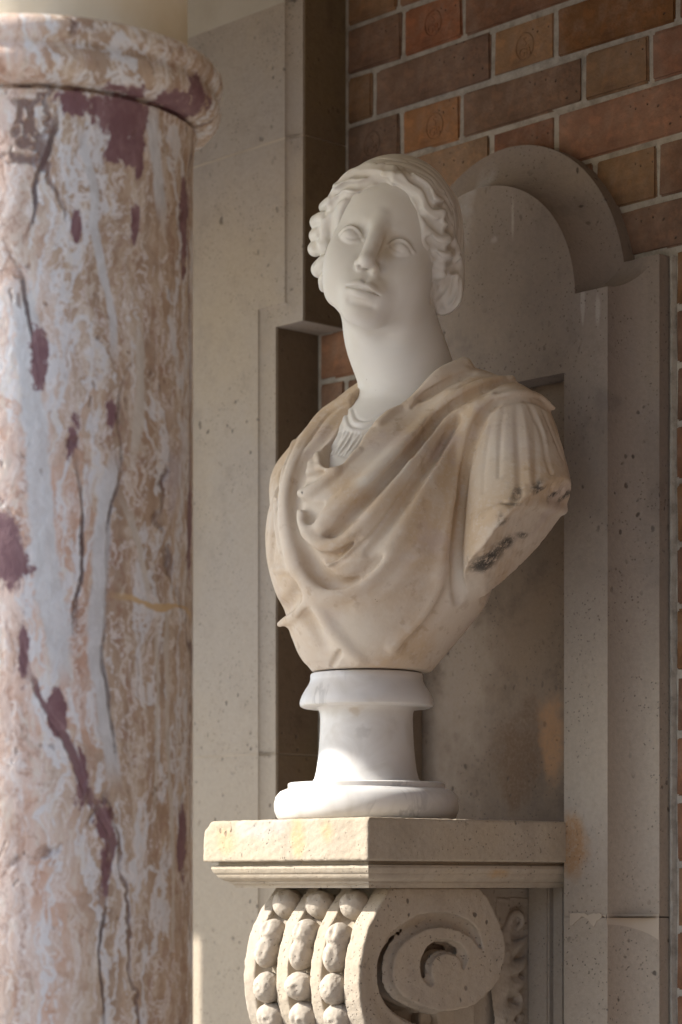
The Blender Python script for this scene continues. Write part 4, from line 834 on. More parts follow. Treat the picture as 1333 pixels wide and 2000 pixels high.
COLUMN_BANDS = [([(0.0447, 1.8184), (0.0403, 1.8566), (0.031, 1.9328), (0.0202, 2.0198), (0.0132, 2.1287), (0.0012, 2.2376)], 0.013, 0), ([(0.1037, 1.7157), (0.0933, 1.7815), (0.0814, 1.8469), (0.0855, 1.9185), (0.0933, 2.0014), (0.1075, 2.0632)], 0.009, 0), ([(0.175, 2.3294), (0.1633, 2.3885), (0.151, 2.4526)], 0.009, 0), ([(0.1056, 2.1732), (0.0994, 2.2221), (0.0814, 2.3023), (0.0784, 2.3569), (0.0613, 2.4097)], 0.0045, 0), ([(0.1302, 2.06), (0.1396, 2.1389), (0.1345, 2.2048)], 0.007, 1), ([(0.151, 1.9065), (0.1433, 1.9503), (0.1153, 2.0142)], 0.0045, 1), ([(0.1934, 1.5323), (0.1956, 1.6169), (0.1848, 1.7857), (0.1818, 1.9092)], 0.0035, 1), ([(0.1591, 1.6838), (0.1659, 1.7847), (0.1633, 1.8908)], 0.0025, 1), ([(0.0023, 2.2867), (0.0132, 2.3032), (0.0186, 2.3551), (0.0316, 2.3856), (0.0381, 2.4214)], 0.0032, 2), ([(0.0175, 2.1615), (0.0094, 2.205), (0.0023, 2.2485), (-0.0141, 2.2868)], 0.0022, 2), ([(0.0613, 1.8571), (0.0568, 1.8898), (0.067, 1.9449), (0.0658, 1.9942), (0.0613, 2.0541)], 0.0022, 2), ([(0.1063, 1.7378), (0.0994, 1.7927), (0.0891, 1.8417), (0.0951, 1.8915), (0.0975, 1.9852), (0.114, 2.0583), (0.1101, 2.1131), (0.1233, 2.1589)], 0.0022, 2), ([(0.0903, 1.5835), (0.0951, 1.6165), (0.1037, 1.6496), (0.0755, 1.6932), (0.0557, 1.7367), (0.0365, 1.7801), (0.0121, 1.8235), (-0.0015, 1.8616)], 0.005, 3), ([(0.2372, 1.9321), (0.2467, 2.0193), (0.2494, 2.1922), (0.2417, 2.334), (0.2525, 2.4231)], 0.0025, 3), ([(0.2525, 1.5309), (0.2293, 1.5829), (0.2134, 1.6454), (0.2177, 1.6967)], 0.0022, 2), ([(0.0939, 1.4515), (0.0903, 1.4791), (0.0879, 1.5341), (0.0951, 1.5835)], 0.0018, 2), ([(0.1056, 1.9142), (0.1359, 1.9097), (0.1677, 1.9023), (0.2106, 1.9093), (0.2525, 1.9051)], 0.0035, 4)]
# ---------------------------------------------------------------- materials
def brick_material():
    k = Nodes('fired_brick')
    oi = k.n('ShaderNodeObjectInfo')
    base = oi.outputs['Color']
    v = k.vmath('ADD', k.obj, k.scale(k.n('ShaderNodeCombineXYZ').outputs[0], 1))
    big = k.noise(9, detail=6, rough=.7)
    mid = k.noise(45, detail=4, rough=.6, off=2)
    fine = k.noise(210, detail=2)
    col = k.mix(k.math('MULTIPLY', k.step(big, .45, .75), .55), base, k.mix(1, base, (.55, .45, .42), 'MULTIPLY'))
    col = k.mix(k.math('MULTIPLY', k.step(mid, .45, .7), .6), col, k.mix(1, base, (1.7, 1.5, 1.35), 'MULTIPLY'))
    specks = k.math('MULTIPLY', k.step(k.voro(75, k.vmath('ADD', k.obj, k.scale(mid, .01))), .16, .08), k.step(k.noise(6, off=7), .5, .62))
    col = k.mix(k.math('MULTIPLY', specks, .8), col, (.03, .022, .02))
    col = k.mix(k.math('MULTIPLY', k.step(k.noise(16, detail=6, rough=.7, off=13), .46, .7), .4), col, (.27, .185, .135))
    col = k.mix(k.math('MULTIPLY', k.step(k.noise(11, detail=5, rough=.7, off=23), .52, .72), .6), col, k.mix(1, base, (.42, .40, .42), 'MULTIPLY'))
    # lime bloom run down above the arch
    runs = k.noise(60, k.scale(k.obj, (1, 1, .22)), detail=5, rough=.7)
    lime = 0.0
    for c, r in (((-.02, 0, 2.72), (.16, .1, .04)), ((.16, 0, 2.66), (.05, .1, .1)), ((-.16, 0, 2.62), (.06, .1, .09))):
        lime = k.math('MAXIMUM', k.math('MULTIPLY', k.spot(c, r, runs, 1.4, .6), k.step(runs, .5, .66)), lime)
    col = k.mix(k.math('MULTIPLY', lime, .75), col, (.5, .45, .42))
    h = k.math('SUBTRACT', k.math('ADD', mid, k.math('MULTIPLY', fine, .5)), k.math('MULTIPLY', specks, 1.5))
    return k.done(col, .8, k.bump(h, .8, .003), spec=.25)

def mortar_material():
    k = Nodes('lime_mortar')
    a = k.noise(30, detail=5, rough=.7); b = k.noise(220, detail=2)
    col = k.mix(k.step(a, .4, .7), (.37, .335, .28), (.22, .195, .16))
    return k.done(col, .9, k.bump(k.math('ADD', a, b), .5, .003), spec=.15)

def marble_white():
    """the head and the socle: fine white marble with pale ochre shadows of old dirt"""
    k = Nodes('white_marble')
    big = k.noise(7, detail=4, rough=.55, dist=.4)
    mid = k.noise(28, detail=4, off=4)
    col = k.mix(k.step(big, .38, .68), (.68, .66, .62), (.63, .60, .54))
    for c, r, a in STAIN_HEAD:
        col = k.mix(k.math('MULTIPLY', k.spot(c, r, mid, .5, .9), a), col, (.46, .36, .22))
    spk = k.math('MULTIPLY', k.step(k.voro(60), .09, .04), k.step(k.noise(9, off=2), .55, .62))
    col = k.mix(k.math('MULTIPLY', spk, .6), col, (.2, .15, .1))
    h = k.math('ADD', k.math('MULTIPLY', mid, .7), k.math('MULTIPLY', k.noise(140, detail=2), .3))
    return k.done(col, .5, k.bump(h, .16, .0015), spec=.35, sss=.05)

def marble_socle():
    k = Nodes('socle_marble')
    mid = k.noise(18, detail=5, off=4, dist=.6)
    vein = k.step(k.math('ABSOLUTE', k.math('SUBTRACT', k.noise(9, k.scale(k.obj, (1, 1, .6)), detail=5, dist=1.2), .5)), .03, .0)
    gate = k.step(k.noise(8, off=6), .5, .62)
    col = k.mix(k.step(mid, .45, .75), (.64, .625, .60), (.54, .515, .475))
    col = k.mix(k.math('MULTIPLY', k.math('MULTIPLY', vein, gate), .5), col, (.33, .32, .31))
    for c, r, a, g in STAIN_SOCLE:
        col = k.mix(k.math('MULTIPLY', k.spot(c, r, k.noise(90, detail=4), .9, .7), a), col, g)
    return k.done(col, .42, k.bump(mid, .12, .001), spec=.4, sss=.08)

def marble_warm():
    """the mantle: cream and ochre marble with soot and lichen on the broken arm"""
    k = Nodes('warm_marble')
    big = k.noise(6, detail=5, rough=.6, dist=.5)
    mid = k.noise(24, detail=5, rough=.65, off=3)
    fine = k.noise(150, detail=3)
    streak = k.noise(16, k.scale(k.obj, (1, 1, .3)), detail=4, off=8)
    col = k.mix(k.step(big, .40, .60), (.57, .49, .40), (.51, .39, .265))
    col = k.mix(k.math('MULTIPLY', k.step(mid, .5, .70), .6), col, (.60, .53, .45))
    col = k.mix(k.math('MULTIPLY', k.step(streak, .56, .74), .35), col, (.44, .32, .205))
    col = k.mix(k.math('MULTIPLY', k.step(k.noise(12, off=21), .54, .68), .6), col, (.47, .385, .345))
    col = k.mix(k.math('MULTIPLY', k.step(fine, .52, .7), .35), col, (.60, .54, .46))
    col = k.mix(k.math('MULTIPLY', k.step(k.noise(60, detail=4, off=33), .56, .7), .4), col, (.34, .24, .155))
    for c, r, a in STAIN_CREAM:
        col = k.mix(k.math('MULTIPLY', k.spot(c, r, mid, .6, .8), a), col, (.62, .57, .49))
    soot = k.noise(70, detail=6, rough=.75)
    for c, r, a in STAIN_BLACK:
        m = k.math('MULTIPLY', k.spot(c, r, soot, 1.1, .7), k.step(soot, .37, .56))
        col = k.mix(k.math('MULTIPLY', m, a), col, (.03, .028, .026))
    spk = k.math('MULTIPLY', k.step(k.voro(110), .12, .05), k.step(k.noise(9, off=2), .56, .66))
    col = k.mix(k.math('MULTIPLY', spk, .6), col, (.16, .11, .08))
    h = k.math('ADD', k.math('MULTIPLY', mid, .8), k.math('MULTIPLY', fine, .35))
    return k.done(col, .6, k.bump(h, .35, .0025), spec=.28)

def breccia(name='breccia_marble'):
    """veined pink, cream and grey column marble: upright flow bands, maroon patches, open seams"""
    k = Nodes(name)
    sx = k.n('ShaderNodeSeparateXYZ'); k.put(sx.inputs[0], k.obj)
    wn1 = k.vmath('SUBTRACT', k.noise(6, detail=5, rough=.62, col=True), (.5, .5, .5))
    wn2 = k.vmath('SUBTRACT', k.noise(24, detail=4, col=True, off=5), (.5, .5, .5))
    p = k.vmath('ADD', k.obj, k.vmath('ADD', k.scale(wn1, (.07, .07, .12)), k.scale(wn2, (.022, .022, .03))))
    st = k.scale(p, (1, 1, .26))
    a = k.noise(9, st, detail=6, rough=.6, dist=.35)
    b = k.noise(15, st, detail=6, rough=.62, dist=.5, off=11)
    f = k.noise(70, k.scale(p, (1, 1, .45)), detail=5, rough=.72)
    m = k.noise(24, k.scale(p, (1, 1, .8)), detail=6, rough=.7, off=3)
    col = k.ramp(a, [(.32, (.46, .27, .19)), (.43, (.57, .385, .29)), (.50, (.66, .53, .455)), (.58, (.58, .40, .31)), (.70, (.68, .60, .56))])
    col = k.mix(k.math('MULTIPLY', k.step(m, .48, .62), .5), col, (.69, .60, .54))
    col = k.mix(k.math('MULTIPLY', k.step(m, .45, .36), .6), col, (.38, .21, .14))
    # the side towards the wall is browner and darker
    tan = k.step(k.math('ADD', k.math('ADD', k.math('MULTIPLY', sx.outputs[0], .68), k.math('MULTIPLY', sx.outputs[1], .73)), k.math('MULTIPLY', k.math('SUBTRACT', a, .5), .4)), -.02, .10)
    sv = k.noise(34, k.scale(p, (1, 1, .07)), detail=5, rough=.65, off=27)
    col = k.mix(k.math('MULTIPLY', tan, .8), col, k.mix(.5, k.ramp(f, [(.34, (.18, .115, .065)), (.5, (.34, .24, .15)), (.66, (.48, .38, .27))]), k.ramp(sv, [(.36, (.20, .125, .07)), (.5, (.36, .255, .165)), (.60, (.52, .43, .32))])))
    b1 = k.math('ABSOLUTE', k.math('SUBTRACT', b, .54))
    col = k.mix(k.math('MULTIPLY', k.step(b1, .03, .016), .85), col, (.62, .615, .61))
    b3 = k.math('ABSOLUTE', k.math('SUBTRACT', b, .44))
    col = k.mix(k.math('MULTIPLY', k.step(b3, .012, .004), .6), col, (.30, .17, .12))
    b4 = k.math('ABSOLUTE', k.math('SUBTRACT', k.noise(34, k.scale(p, (1, 1, .3)), detail=6, rough=.65, dist=.8, off=61), .5))
    col = k.mix(k.math('MULTIPLY', k.step(b4, .022, .008), .7), col, (.70, .65, .61))
    b2 = k.math('ABSOLUTE', k.math('SUBTRACT', k.noise(30, k.scale(p, (1, 1, .14)), detail=4, off=17), .5))
    col = k.mix(k.math('MULTIPLY', k.step(b2, .02, .006), .55), col, (.62, .55, .46))
    col = k.mix(k.math('MULTIPLY', k.step(k.noise(5, st, detail=4, off=31), .57, .66), .65), col, (.53, .51, .56))
    col = k.mix(k.math('MULTIPLY', k.step(k.noise(11, p, detail=4, off=41), .66, .74), .6), col, (.52, .35, .15))
    col = k.mix(k.math('MULTIPLY', k.step(f, .58, .72), .4), col, (.68, .62, .56))
    col = k.mix(k.math('MULTIPLY', k.step(f, .40, .28), .45), col, (.25, .145, .09))
    # long bands that follow the bedding: u round the shaft, v up it
    ang = k.math('ARCTAN2', sx.outputs[1], sx.outputs[0])
    u = k.math('MULTIPLY', k.math('ADD', ang, .7505), .1745)
    wu = k.n('ShaderNodeSeparateXYZ'); k.put(wu.inputs[0], k.vmath('ADD', k.scale(wn1, (.012, .012, .012)), k.scale(wn2, (.011, .011, .011))))
    u = k.math('ADD', u, wu.outputs[0])
    v = k.math('ADD', sx.outputs[2], wu.outputs[1])
    seam = 0.0
    TONE = {0: (.585, .58, .57), 1: (.56, .50, .42), 2: (.075, .042, .036), 3: (.15, .062, .066), 4: (.52, .35, .17)}
    for pts, wd, kind in COLUMN_BANDS:
        q = pts if kind != 4 else [(y, x) for x, y in pts]
        lo, hi = q[0][1], q[-1][1]
        fc = k.n('ShaderNodeFloatCurve')
        cv = fc.mapping.curves[0]
        vv = [(y - lo) / (hi - lo) for x, y in q]; uu = [(x + .4) / .8 for x, y in q] if kind != 4 else [x - 1.0 for x, y in q]
        while len(cv.points) < len(q): cv.points.new(.5, .5)
        for pt, xx, yy in zip(cv.points, vv, uu): pt.location = (xx, yy)
        fc.mapping.update()
        along, across = (v, u) if kind != 4 else (u, v)
        k.put(fc.inputs['Value'], k.math('DIVIDE', k.math('SUBTRACT', along, lo), hi - lo))
        c0 = k.math('SUBTRACT', k.math('MULTIPLY', fc.outputs[0], .8), .4) if kind != 4 else k.math('ADD', fc.outputs[0], 1.0)
        d = k.math('ABSOLUTE', k.math('SUBTRACT', across, c0))
        d = k.math('DIVIDE', d, wd)
        d = k.math('ADD', d, k.math('MULTIPLY', k.math('SUBTRACT', m, .5), 2.2 if kind < 2 else 3.8))
        g = k.math('MULTIPLY', k.step(along, lo - .02, lo + .03), k.step(along, hi + .02, hi - .03))
        front = k.step(k.math('ABSOLUTE', ang), 2.6, 2.5)
        msk = k.math('MULTIPLY', k.math('MULTIPLY', k.step(d, 1.25, .75), g), front)
        tone = TONE[kind]
        if kind < 2: tone = k.mix(k.step(f, .4, .62), (tone[0] * .86, tone[1] * .85, tone[2] * .84), tone)
        if kind in (2, 3): msk = k.math('MULTIPLY', msk, k.math('ADD', .25, k.math('MULTIPLY', k.step(b, .42, .54), .75)))
        col = k.mix(k.math('MULTIPLY', msk, .9), col, tone)
        if kind in (2, 3): seam = k.math('MAXIMUM', seam, msk)
    # maroon
    m1 = k.noise(9, k.scale(p, (1, 1, .5)), detail=6, rough=.62, dist=.4, off=53)
    mar = k.step(m1, .69, .72)
    wob_ = k.noise(34, k.scale(p, (1, 1, .6)), detail=6, rough=.75)
    for c, r in STAIN_COLUMN:
        mar = k.math('MAXIMUM', mar, k.spot(c, r, wob_, 1.9, .22))
    col = k.mix(mar, col, k.mix(k.step(f, .4, .7), (.17, .085, .09), (.25, .145, .145)))
    e = k.voro(7.5, k.scale(p, (1, 1, .30)), 'DISTANCE_TO_EDGE')
    sm = k.math('MULTIPLY', k.step(e, .022, .006), k.step(k.noise(10, st, off=71), .54, .62))
    col = k.mix(k.math('MULTIPLY', sm, .8), col, (.12, .062, .05))
    seam = k.math('MAXIMUM', seam, sm)
    pit = k.math('MULTIPLY', k.step(k.voro(60, k.scale(p, (1, 1, .6))), .2, .1), k.step(k.noise(8, off=91), .52, .62))
    col = k.mix(k.math('MULTIPLY', pit, .55), col, (.14, .075, .05))
    h = k.math('ADD', k.math('MULTIPLY', m, .9), k.math('MULTIPLY', f, .45))
    h = k.math('SUBTRACT', h, k.math('ADD', k.math('MULTIPLY', seam, 1.1), k.math('MULTIPLY', pit, .5)))
    return k.done(col, .5, k.bump(h, .55, .005), spec=.35)

def plaster(name, col, dark):
    k = Nodes(name)
    a = k.noise(6, detail=5, rough=.6); b = k.noise(120, detail=3)
    c = k.mix(k.step(a, .4, .7), col, dark)
    return k.done(c, .85, k.bump(k.math('ADD', a, k.math('MULTIPLY', b, .3)), .3, .002), spec=.2)

def paving():
    k = Nodes('pale_paving')
    br = k.n('ShaderNodeTexBrick')
    k.put(br.inputs['Vector'], k.obj)
    br.inputs['Scale'].default_value = 1.6
    br.inputs['Mortar Size'].default_value = .01
    k.put(br.inputs['Color1'], (.38, .37, .36)); k.put(br.inputs['Color2'], (.33, .325, .315)); k.put(br.inputs['Mortar'], (.16, .14, .12))
    n = k.noise(12, detail=6)
    col = k.mix(k.math('MULTIPLY', n, .5), br.outputs[0], (.30, .26, .22))
    return k.done(col, .8, k.bump(n, .3, .004))

BRICK = brick_material()
MORTAR = mortar_material()
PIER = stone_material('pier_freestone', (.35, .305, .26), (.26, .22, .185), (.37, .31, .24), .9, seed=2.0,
                      low=(.40, .335, .25), low_z=1.75)
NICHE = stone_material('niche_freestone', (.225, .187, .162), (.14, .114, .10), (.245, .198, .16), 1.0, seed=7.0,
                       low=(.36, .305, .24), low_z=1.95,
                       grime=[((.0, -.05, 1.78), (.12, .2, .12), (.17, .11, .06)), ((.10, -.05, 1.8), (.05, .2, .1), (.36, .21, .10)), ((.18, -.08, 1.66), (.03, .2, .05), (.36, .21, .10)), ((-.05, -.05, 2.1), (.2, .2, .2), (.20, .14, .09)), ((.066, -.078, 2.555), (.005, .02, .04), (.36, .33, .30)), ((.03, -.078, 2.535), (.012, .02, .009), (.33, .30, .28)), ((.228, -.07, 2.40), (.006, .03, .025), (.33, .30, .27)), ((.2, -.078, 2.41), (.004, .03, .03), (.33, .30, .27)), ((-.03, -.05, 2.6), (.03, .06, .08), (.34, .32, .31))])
SHELF = stone_material('bracket_freestone', (.41, .355, .28), (.27, .225, .17), (.42, .345, .245), .9, seed=12.0,
                       grime=[((-.055, -.462, 1.676), (.055, .03, .016), (.40, .375, .34)), ((-.01, -.462, 1.68), (.03, .03, .02), (.40, .375, .34)), ((.03, -.462, 1.665), (.022, .03, .04), (.50, .34, .19)), ((.09, -.462, 1.675), (.02, .03, .03), (.50, .34, .19)), ((-.12, -.462, 1.66), (.03, .03, .03), (.48, .34, .2)), ((.168, -.2, 1.615), (.03, .05, .012), (.44, .28, .13))])
CARVED = stone_material('carved_freestone', (.41, .36, .295), (.29, .245, .195), (.42, .35, .26), 1.0, seed=18.0)
WHITE = marble_white()
WARM = marble_warm()
SOCLE = marble_socle()
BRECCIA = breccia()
CREAM = plaster('cream_stone', (.70, .64, .52), (.64, .56, .41))
PATCH = plaster('mortar_patch', (.43, .36, .28), (.35, .29, .22))
GROUND = paving()
SHADED_RETURN = stone_material('shaded_return_freestone', (.17, .125, .085), (.10, .075, .05), (.20, .15, .085), .8, seed=33.0)  # brown stone tone, with the right-facing reveal's shade put into the colour
CAPSTONE = plaster('pier_render', (.44, .395, .325), (.38, .335, .265))
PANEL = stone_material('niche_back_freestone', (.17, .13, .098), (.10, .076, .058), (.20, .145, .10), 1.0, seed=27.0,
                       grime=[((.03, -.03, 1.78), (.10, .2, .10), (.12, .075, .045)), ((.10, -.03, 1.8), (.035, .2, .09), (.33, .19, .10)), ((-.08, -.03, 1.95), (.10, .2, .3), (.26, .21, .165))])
FLOOR = plaster('porch_tiles', (.34, .32, .30), (.28, .26, .245))
# ---------------------------------------------------------------- ground, porch
bm = bmesh.new()
face = [(-60, -60), (60, -60), (60, 60), (-60, 60)]
bm.faces.new([bm.verts.new((x, y, 0)) for x, y in face])
g = from_bm('ground', bm, GROUND); g['kind'] = 'structure'

box('porch_floor', (-3.2, -1.5, -.2), (3.0, .3, .004), FLOOR, None, 0)['kind'] = 'structure'
t = thing('porch_entablature', 'long cream stone beam carried above the veined marble column', 'beam', (0, -1.04, 2.74))
box('beam', (-3.2, -.32, 0), (3.6, .32, .75), CREAM, t, .004)
t = thing('porch_ceiling', 'pale plastered ceiling between the beam and the brick wall', 'ceiling', (0, 0, 3.2))
box('ceiling_slab', (-3.2, -.715, 0), (3.6, .6, .2), CREAM, t, 0)

t = thing('added_side_wall', 'plain dull wall added out of view to block light from the right', 'wall', (3.0, 0, 0))  # never in view; added to keep the right-facing faces dark
box('wall_face', (0, -4.6, 0), (.25, .3, 3.2), plaster('dull_brick', (.10, .06, .045), (.08, .05, .04)), t, 0)

# ---------------------------------------------------------------- brick wall
wall = thing('brick_wall', 'red brick wall with raised pale mortar joints behind the bust', 'wall', (0, 0, 0))
box('mortar', (-.60, .0035, 1.0), (3.5, .30, 3.2), MORTAR, wall, 0)
HZ = [1.10, 1.187, 1.2745, 1.362, 1.4515, 1.5389, 1.6306, 1.7201, 1.8096, 1.8949, 1.9873, 2.0733, 2.1614, 2.2417, 2.3227, 2.403, 2.4846, 2.5588, 2.6405, 2.7237, 2.7986, 2.8766, 2.9545, 3.03, 3.11, 3.19]
def at_wall(px):                                   # x on the brick face for a reading on the photograph's ruler
    a = (px - 666) / 5000
    d = 2.765 / (.682 + .7314 * a)
    return .682 * a * d - .7314 * d + 2.586
brick_meshes = {}
rb = random.Random(11)
def brick_mesh(L, H):
    key = (round(L, 3), round(H, 3))
    if key in brick_meshes: return brick_meshes[key]
    bm = bmesh.new()
    bm_box(bm, (-L / 2, 0, -H / 2), (L / 2, .05, H / 2))
    es = [e for e in bm.edges if all(v.co.y < .01 for v in e.verts)] + [e for e in bm.edges if abs(e.verts[0].co.y - e.verts[1].co.y) > .01]
    bmesh.ops.bevel(bm, geom=es, offset=.0028, segments=2, affect='EDGES')
    for v in bm.verts:
        if v.co.y < .012:
            v.co.x += rb.uniform(-.0014, .0014); v.co.z += rb.uniform(-.0014, .0014)
    me = bpy.data.meshes.new('brick')
    bmesh.ops.recalc_face_normals(bm, faces=bm.faces)
    bm.to_mesh(me); bm.free()
    me.materials.append(BRICK)
    brick_meshes[key] = me
    return me
def text_mesh(body, size):
    cu = bpy.data.curves.new('lettering', 'FONT')
    cu.body = body; cu.size = size; cu.align_x = 'CENTER'; cu.align_y = 'CENTER'; cu.extrude = .0006; cu.resolution_u = 2; cu.space_line = .8
    o = bpy.data.objects.new('lettering', cu); COL.objects.link(o)
    dg = bpy.context.evaluated_depsgraph_get()
    me = bpy.data.meshes.new_from_object(o.evaluated_get(dg))
    bpy.data.objects.remove(o)
    return me
def stamp_mesh():
    """the pressed oval ring with S over GB"""
    bm = bmesh.new()
    n, k = 28, 6
    rings = []
    for i in range(n):
        a = 2 * math.pi * i / n
        c = Vector((.0175 * math.cos(a), 0, .0195 * math.sin(a)))
        u = Vector((math.cos(a), 0, math.sin(a)))
        rings.append([bm.verts.new(c + u * (.0012 * math.cos(2 * math.pi * j / k)) + Vector((0, -.0009 * math.sin(2 * math.pi * j / k), 0))) for j in range(k)])
    for i in range(n):
        for j in range(k):
            bm.faces.new((rings[i][j], rings[i][(j + 1) % k], rings[(i + 1) % n][(j + 1) % k], rings[(i + 1) % n][j]))
    tm = text_mesh('S\nGB', .019)
    tm.transform(Matrix.Translation((0, 0, -.001)) @ Matrix.Rotation(math.radians(90), 4, 'X'))
    bm.from_mesh(tm)
    me = bpy.data.meshes.new('maker_stamp')
    bm.to_mesh(me); bm.free()
    me.materials.clear(); me.materials.append(BRICK)
    return me
STAMP = stamp_mesh()
TONES = [(.115, .052, .032), (.15, .06, .034), (.095, .048, .034), (.135, .07, .042), (.085, .042, .03), (.12, .058, .03), (.16, .075, .045)]
def lay(x0, x1, row, col=None, stamp=False):
    z0, z1 = HZ[row], HZ[row + 1]
    L, H = x1 - x0 - .0078, z1 - z0 - .0078
    o = link_mesh('brick', brick_mesh(L, H), BRICK, wall)
    o.location = ((x0 + x1) / 2, rb.uniform(-.0012, .0012), (z0 + z1) / 2)
    o.rotation_euler = (rb.uniform(-.004, .004), rb.uniform(-.003, .003), rb.uniform(-.004, .004))
    c = col or rb.choice(TONES)
    v = rb.uniform(.92, 1.08)
    v *= 1.4
    c = (c[0] * 1.02, c[1] * 1.12, c[2] * .95)
    o.color = (c[0] * v, c[1] * v, c[2] * v, 1)
    if stamp:
        q = link_mesh('maker_stamp', STAMP, BRICK, o)
        q.location = (rb.uniform(-.012, .012), -.0002, rb.uniform(-.004, .004))
        q.color = (o.color[0] * .86, o.color[1] * .84, o.color[2] * .82, 1)
LEFT, RIGHT = -.432, .70
S, H_ = .236, .118
def fill(row, xs, cols=None, stamps=()):
    """bricks between the given joints, then the bond goes on to the right"""
    xs = list(xs); long = (xs[-1] - xs[-2]) < .17
    while xs[-1] < RIGHT:
        xs.append(xs[-1] + (S if long else H_)); long = not long
    for i in range(len(xs) - 1):
        lay(xs[i], xs[i + 1], row, cols[i] if cols and i < len(cols) else None, i in stamps)
fill(20, [-.368, at_wall(729), at_wall(960), at_wall(1085), at_wall(1321)], [(.11, .058, .034), (.098, .054, .042), (.15, .078, .045), (.105, .043, .016), (.11, .05, .036)], (2,))
fill(21, [-.368, at_wall(786), at_wall(904), at_wall(1145)], [(.095, .05, .037), (.16, .06, .034), (.10, .046, .03), (.13, .06, .034)], (1,))
fill(19, [-.368, at_wall(782), at_wall(900), at_wall(1139), at_wall(1270)], [(.08, .046, .036), (.185, .083, .042), (.092, .05, .036), (.125, .068, .042), (.13, .058, .04)], (0, 1))
fill(18, [-.368, at_wall(730), at_wall(957), at_wall(1085), at_wall(1345)], [(.11, .06, .04), (.15, .088, .062), (.10, .045, .032), (.135, .065, .048)])
fill(17, [-.368, at_wall(782), at_wall(900), at_wall(1160)], [(.10, .052, .035), (.12, .06, .04), (.12, .06, .04), (.125, .068, .042)])
fill(16, [-.368, at_wall(729), at_wall(960), at_wall(1100), at_wall(1350)], [(.1, .05, .035), (.11, .06, .04), (.11, .06, .04), (.105, .058, .046)])
for row in range(22, 25):
    fill(row, [-.368, -.31, -.075] if row % 2 else [-.368, -.25, -.014])
for row in range(0, 16):                            # either side of the niche only; the stone hides the rest
    a = .296 if row != 15 else .296
    xs = [(LEFT, -.37, -.252), (LEFT, -.31)][row % 2]
    for i in range(len(xs) - 1): lay(xs[i], xs[i + 1], row, ((.16, .075, .05), (.13, .06, .042), (.105, .055, .04))[row % 3])
    x = a + (.0 if row % 2 else .0)
    w = [.236, .118][row % 2]
    xs = [x + .004, x + .004 + w * .6]
    while xs[-1] < RIGHT:
        xs.append(xs[-1] + (.236 if (len(xs) + row) % 2 else .118))
    for i in range(len(xs) - 1): lay(xs[i], xs[i + 1], row)

# ---------------------------------------------------------------- stone pier at the left
pier = thing('stone_pier', 'tall buff stone pier between the veined column and the brick wall', 'pier', (0, 0, 0))
PW, PC, PF = .032, .009, -.096
def cavetto(w, f, c, n=7, back=.008):
    return [(w * (1 - math.cos(math.pi / 2 * i / n)), f + c * math.sin(math.pi / 2 * i / n)) for i in range(n + 1)] + [(w, back)]
def pier_block(z0, z1):
    bm = bmesh.new()
    xl, xu = -.437 - PW, -.373 - PW
    zs = 2.481 + PW
    pr = cavetto(PW, PF, PC)
    if z1 <= zs or z0 >= zs:
        x = xl if z1 <= zs else xu
        sweep(bm, [(x, z0), (x, z1)], pr)
        face_xz(bm, [(-1.4, z0), (x, z0), (x, z1), (-1.4, z1)], PF)
        xs = [x]
    else:
        sweep(bm, [(xl, z0), (xl, zs), (xu, zs), (xu, z1)], pr)
        face_xz(bm, [(-1.4, z0), (xl, z0), (xl, zs), (-1.4, zs)], PF)
        face_xz(bm, [(-1.4, zs), (xl, zs), (xu, zs), (xu, z1), (-1.4, z1)], PF)
    # bed faces and back
    for z, x in ((z0, xl if z0 < zs else xu), (z1, xl if z1 < zs else xu)):
        bm.faces.new([bm.verts.new(p) for p in ((-1.4, PF, z), (x, PF, z), (x + PW, PF + PC, z), (x + PW, .008, z), (-1.4, .008, z))])
    bmesh.ops.remove_doubles(bm, verts=bm.verts, dist=1e-5)
    return from_bm('stone_block', bm, CAPSTONE if z0 > 2.9 else PIER, pier, 35)
for z0, z1 in ((.0, .9), (.904, 1.8065), (1.8105, 2.7685), (2.7725, 2.984), (2.984, 3.2)):
    pier_block(z0, z1)
for z in (.902, 1.8085, 2.7705):
    x = (-.437 if z < 2.48 else -.373) - PW
    bm = bmesh.new()
    pr = [(max(o - .0008, 0), y + .0008) for o, y in cavetto(PW, PF, PC)]
    sweep(bm, [(x, z - .0022), (x, z + .0022)], pr)
    face_xz(bm, [(-1.4, z - .0022), (x, z - .0022), (x, z + .0022), (-1.4, z + .0022)], PF + .0008)
    from_bm('mortar', bm, PATCH, pier)
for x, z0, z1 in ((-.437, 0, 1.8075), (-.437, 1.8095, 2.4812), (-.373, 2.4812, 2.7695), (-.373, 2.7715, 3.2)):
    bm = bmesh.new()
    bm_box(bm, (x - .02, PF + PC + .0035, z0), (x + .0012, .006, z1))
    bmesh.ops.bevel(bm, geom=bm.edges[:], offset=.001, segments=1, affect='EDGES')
    from_bm('shaded_return_stone', bm, SHADED_RETURN, pier)  # thin facing added over the right side to carry the shaded tone

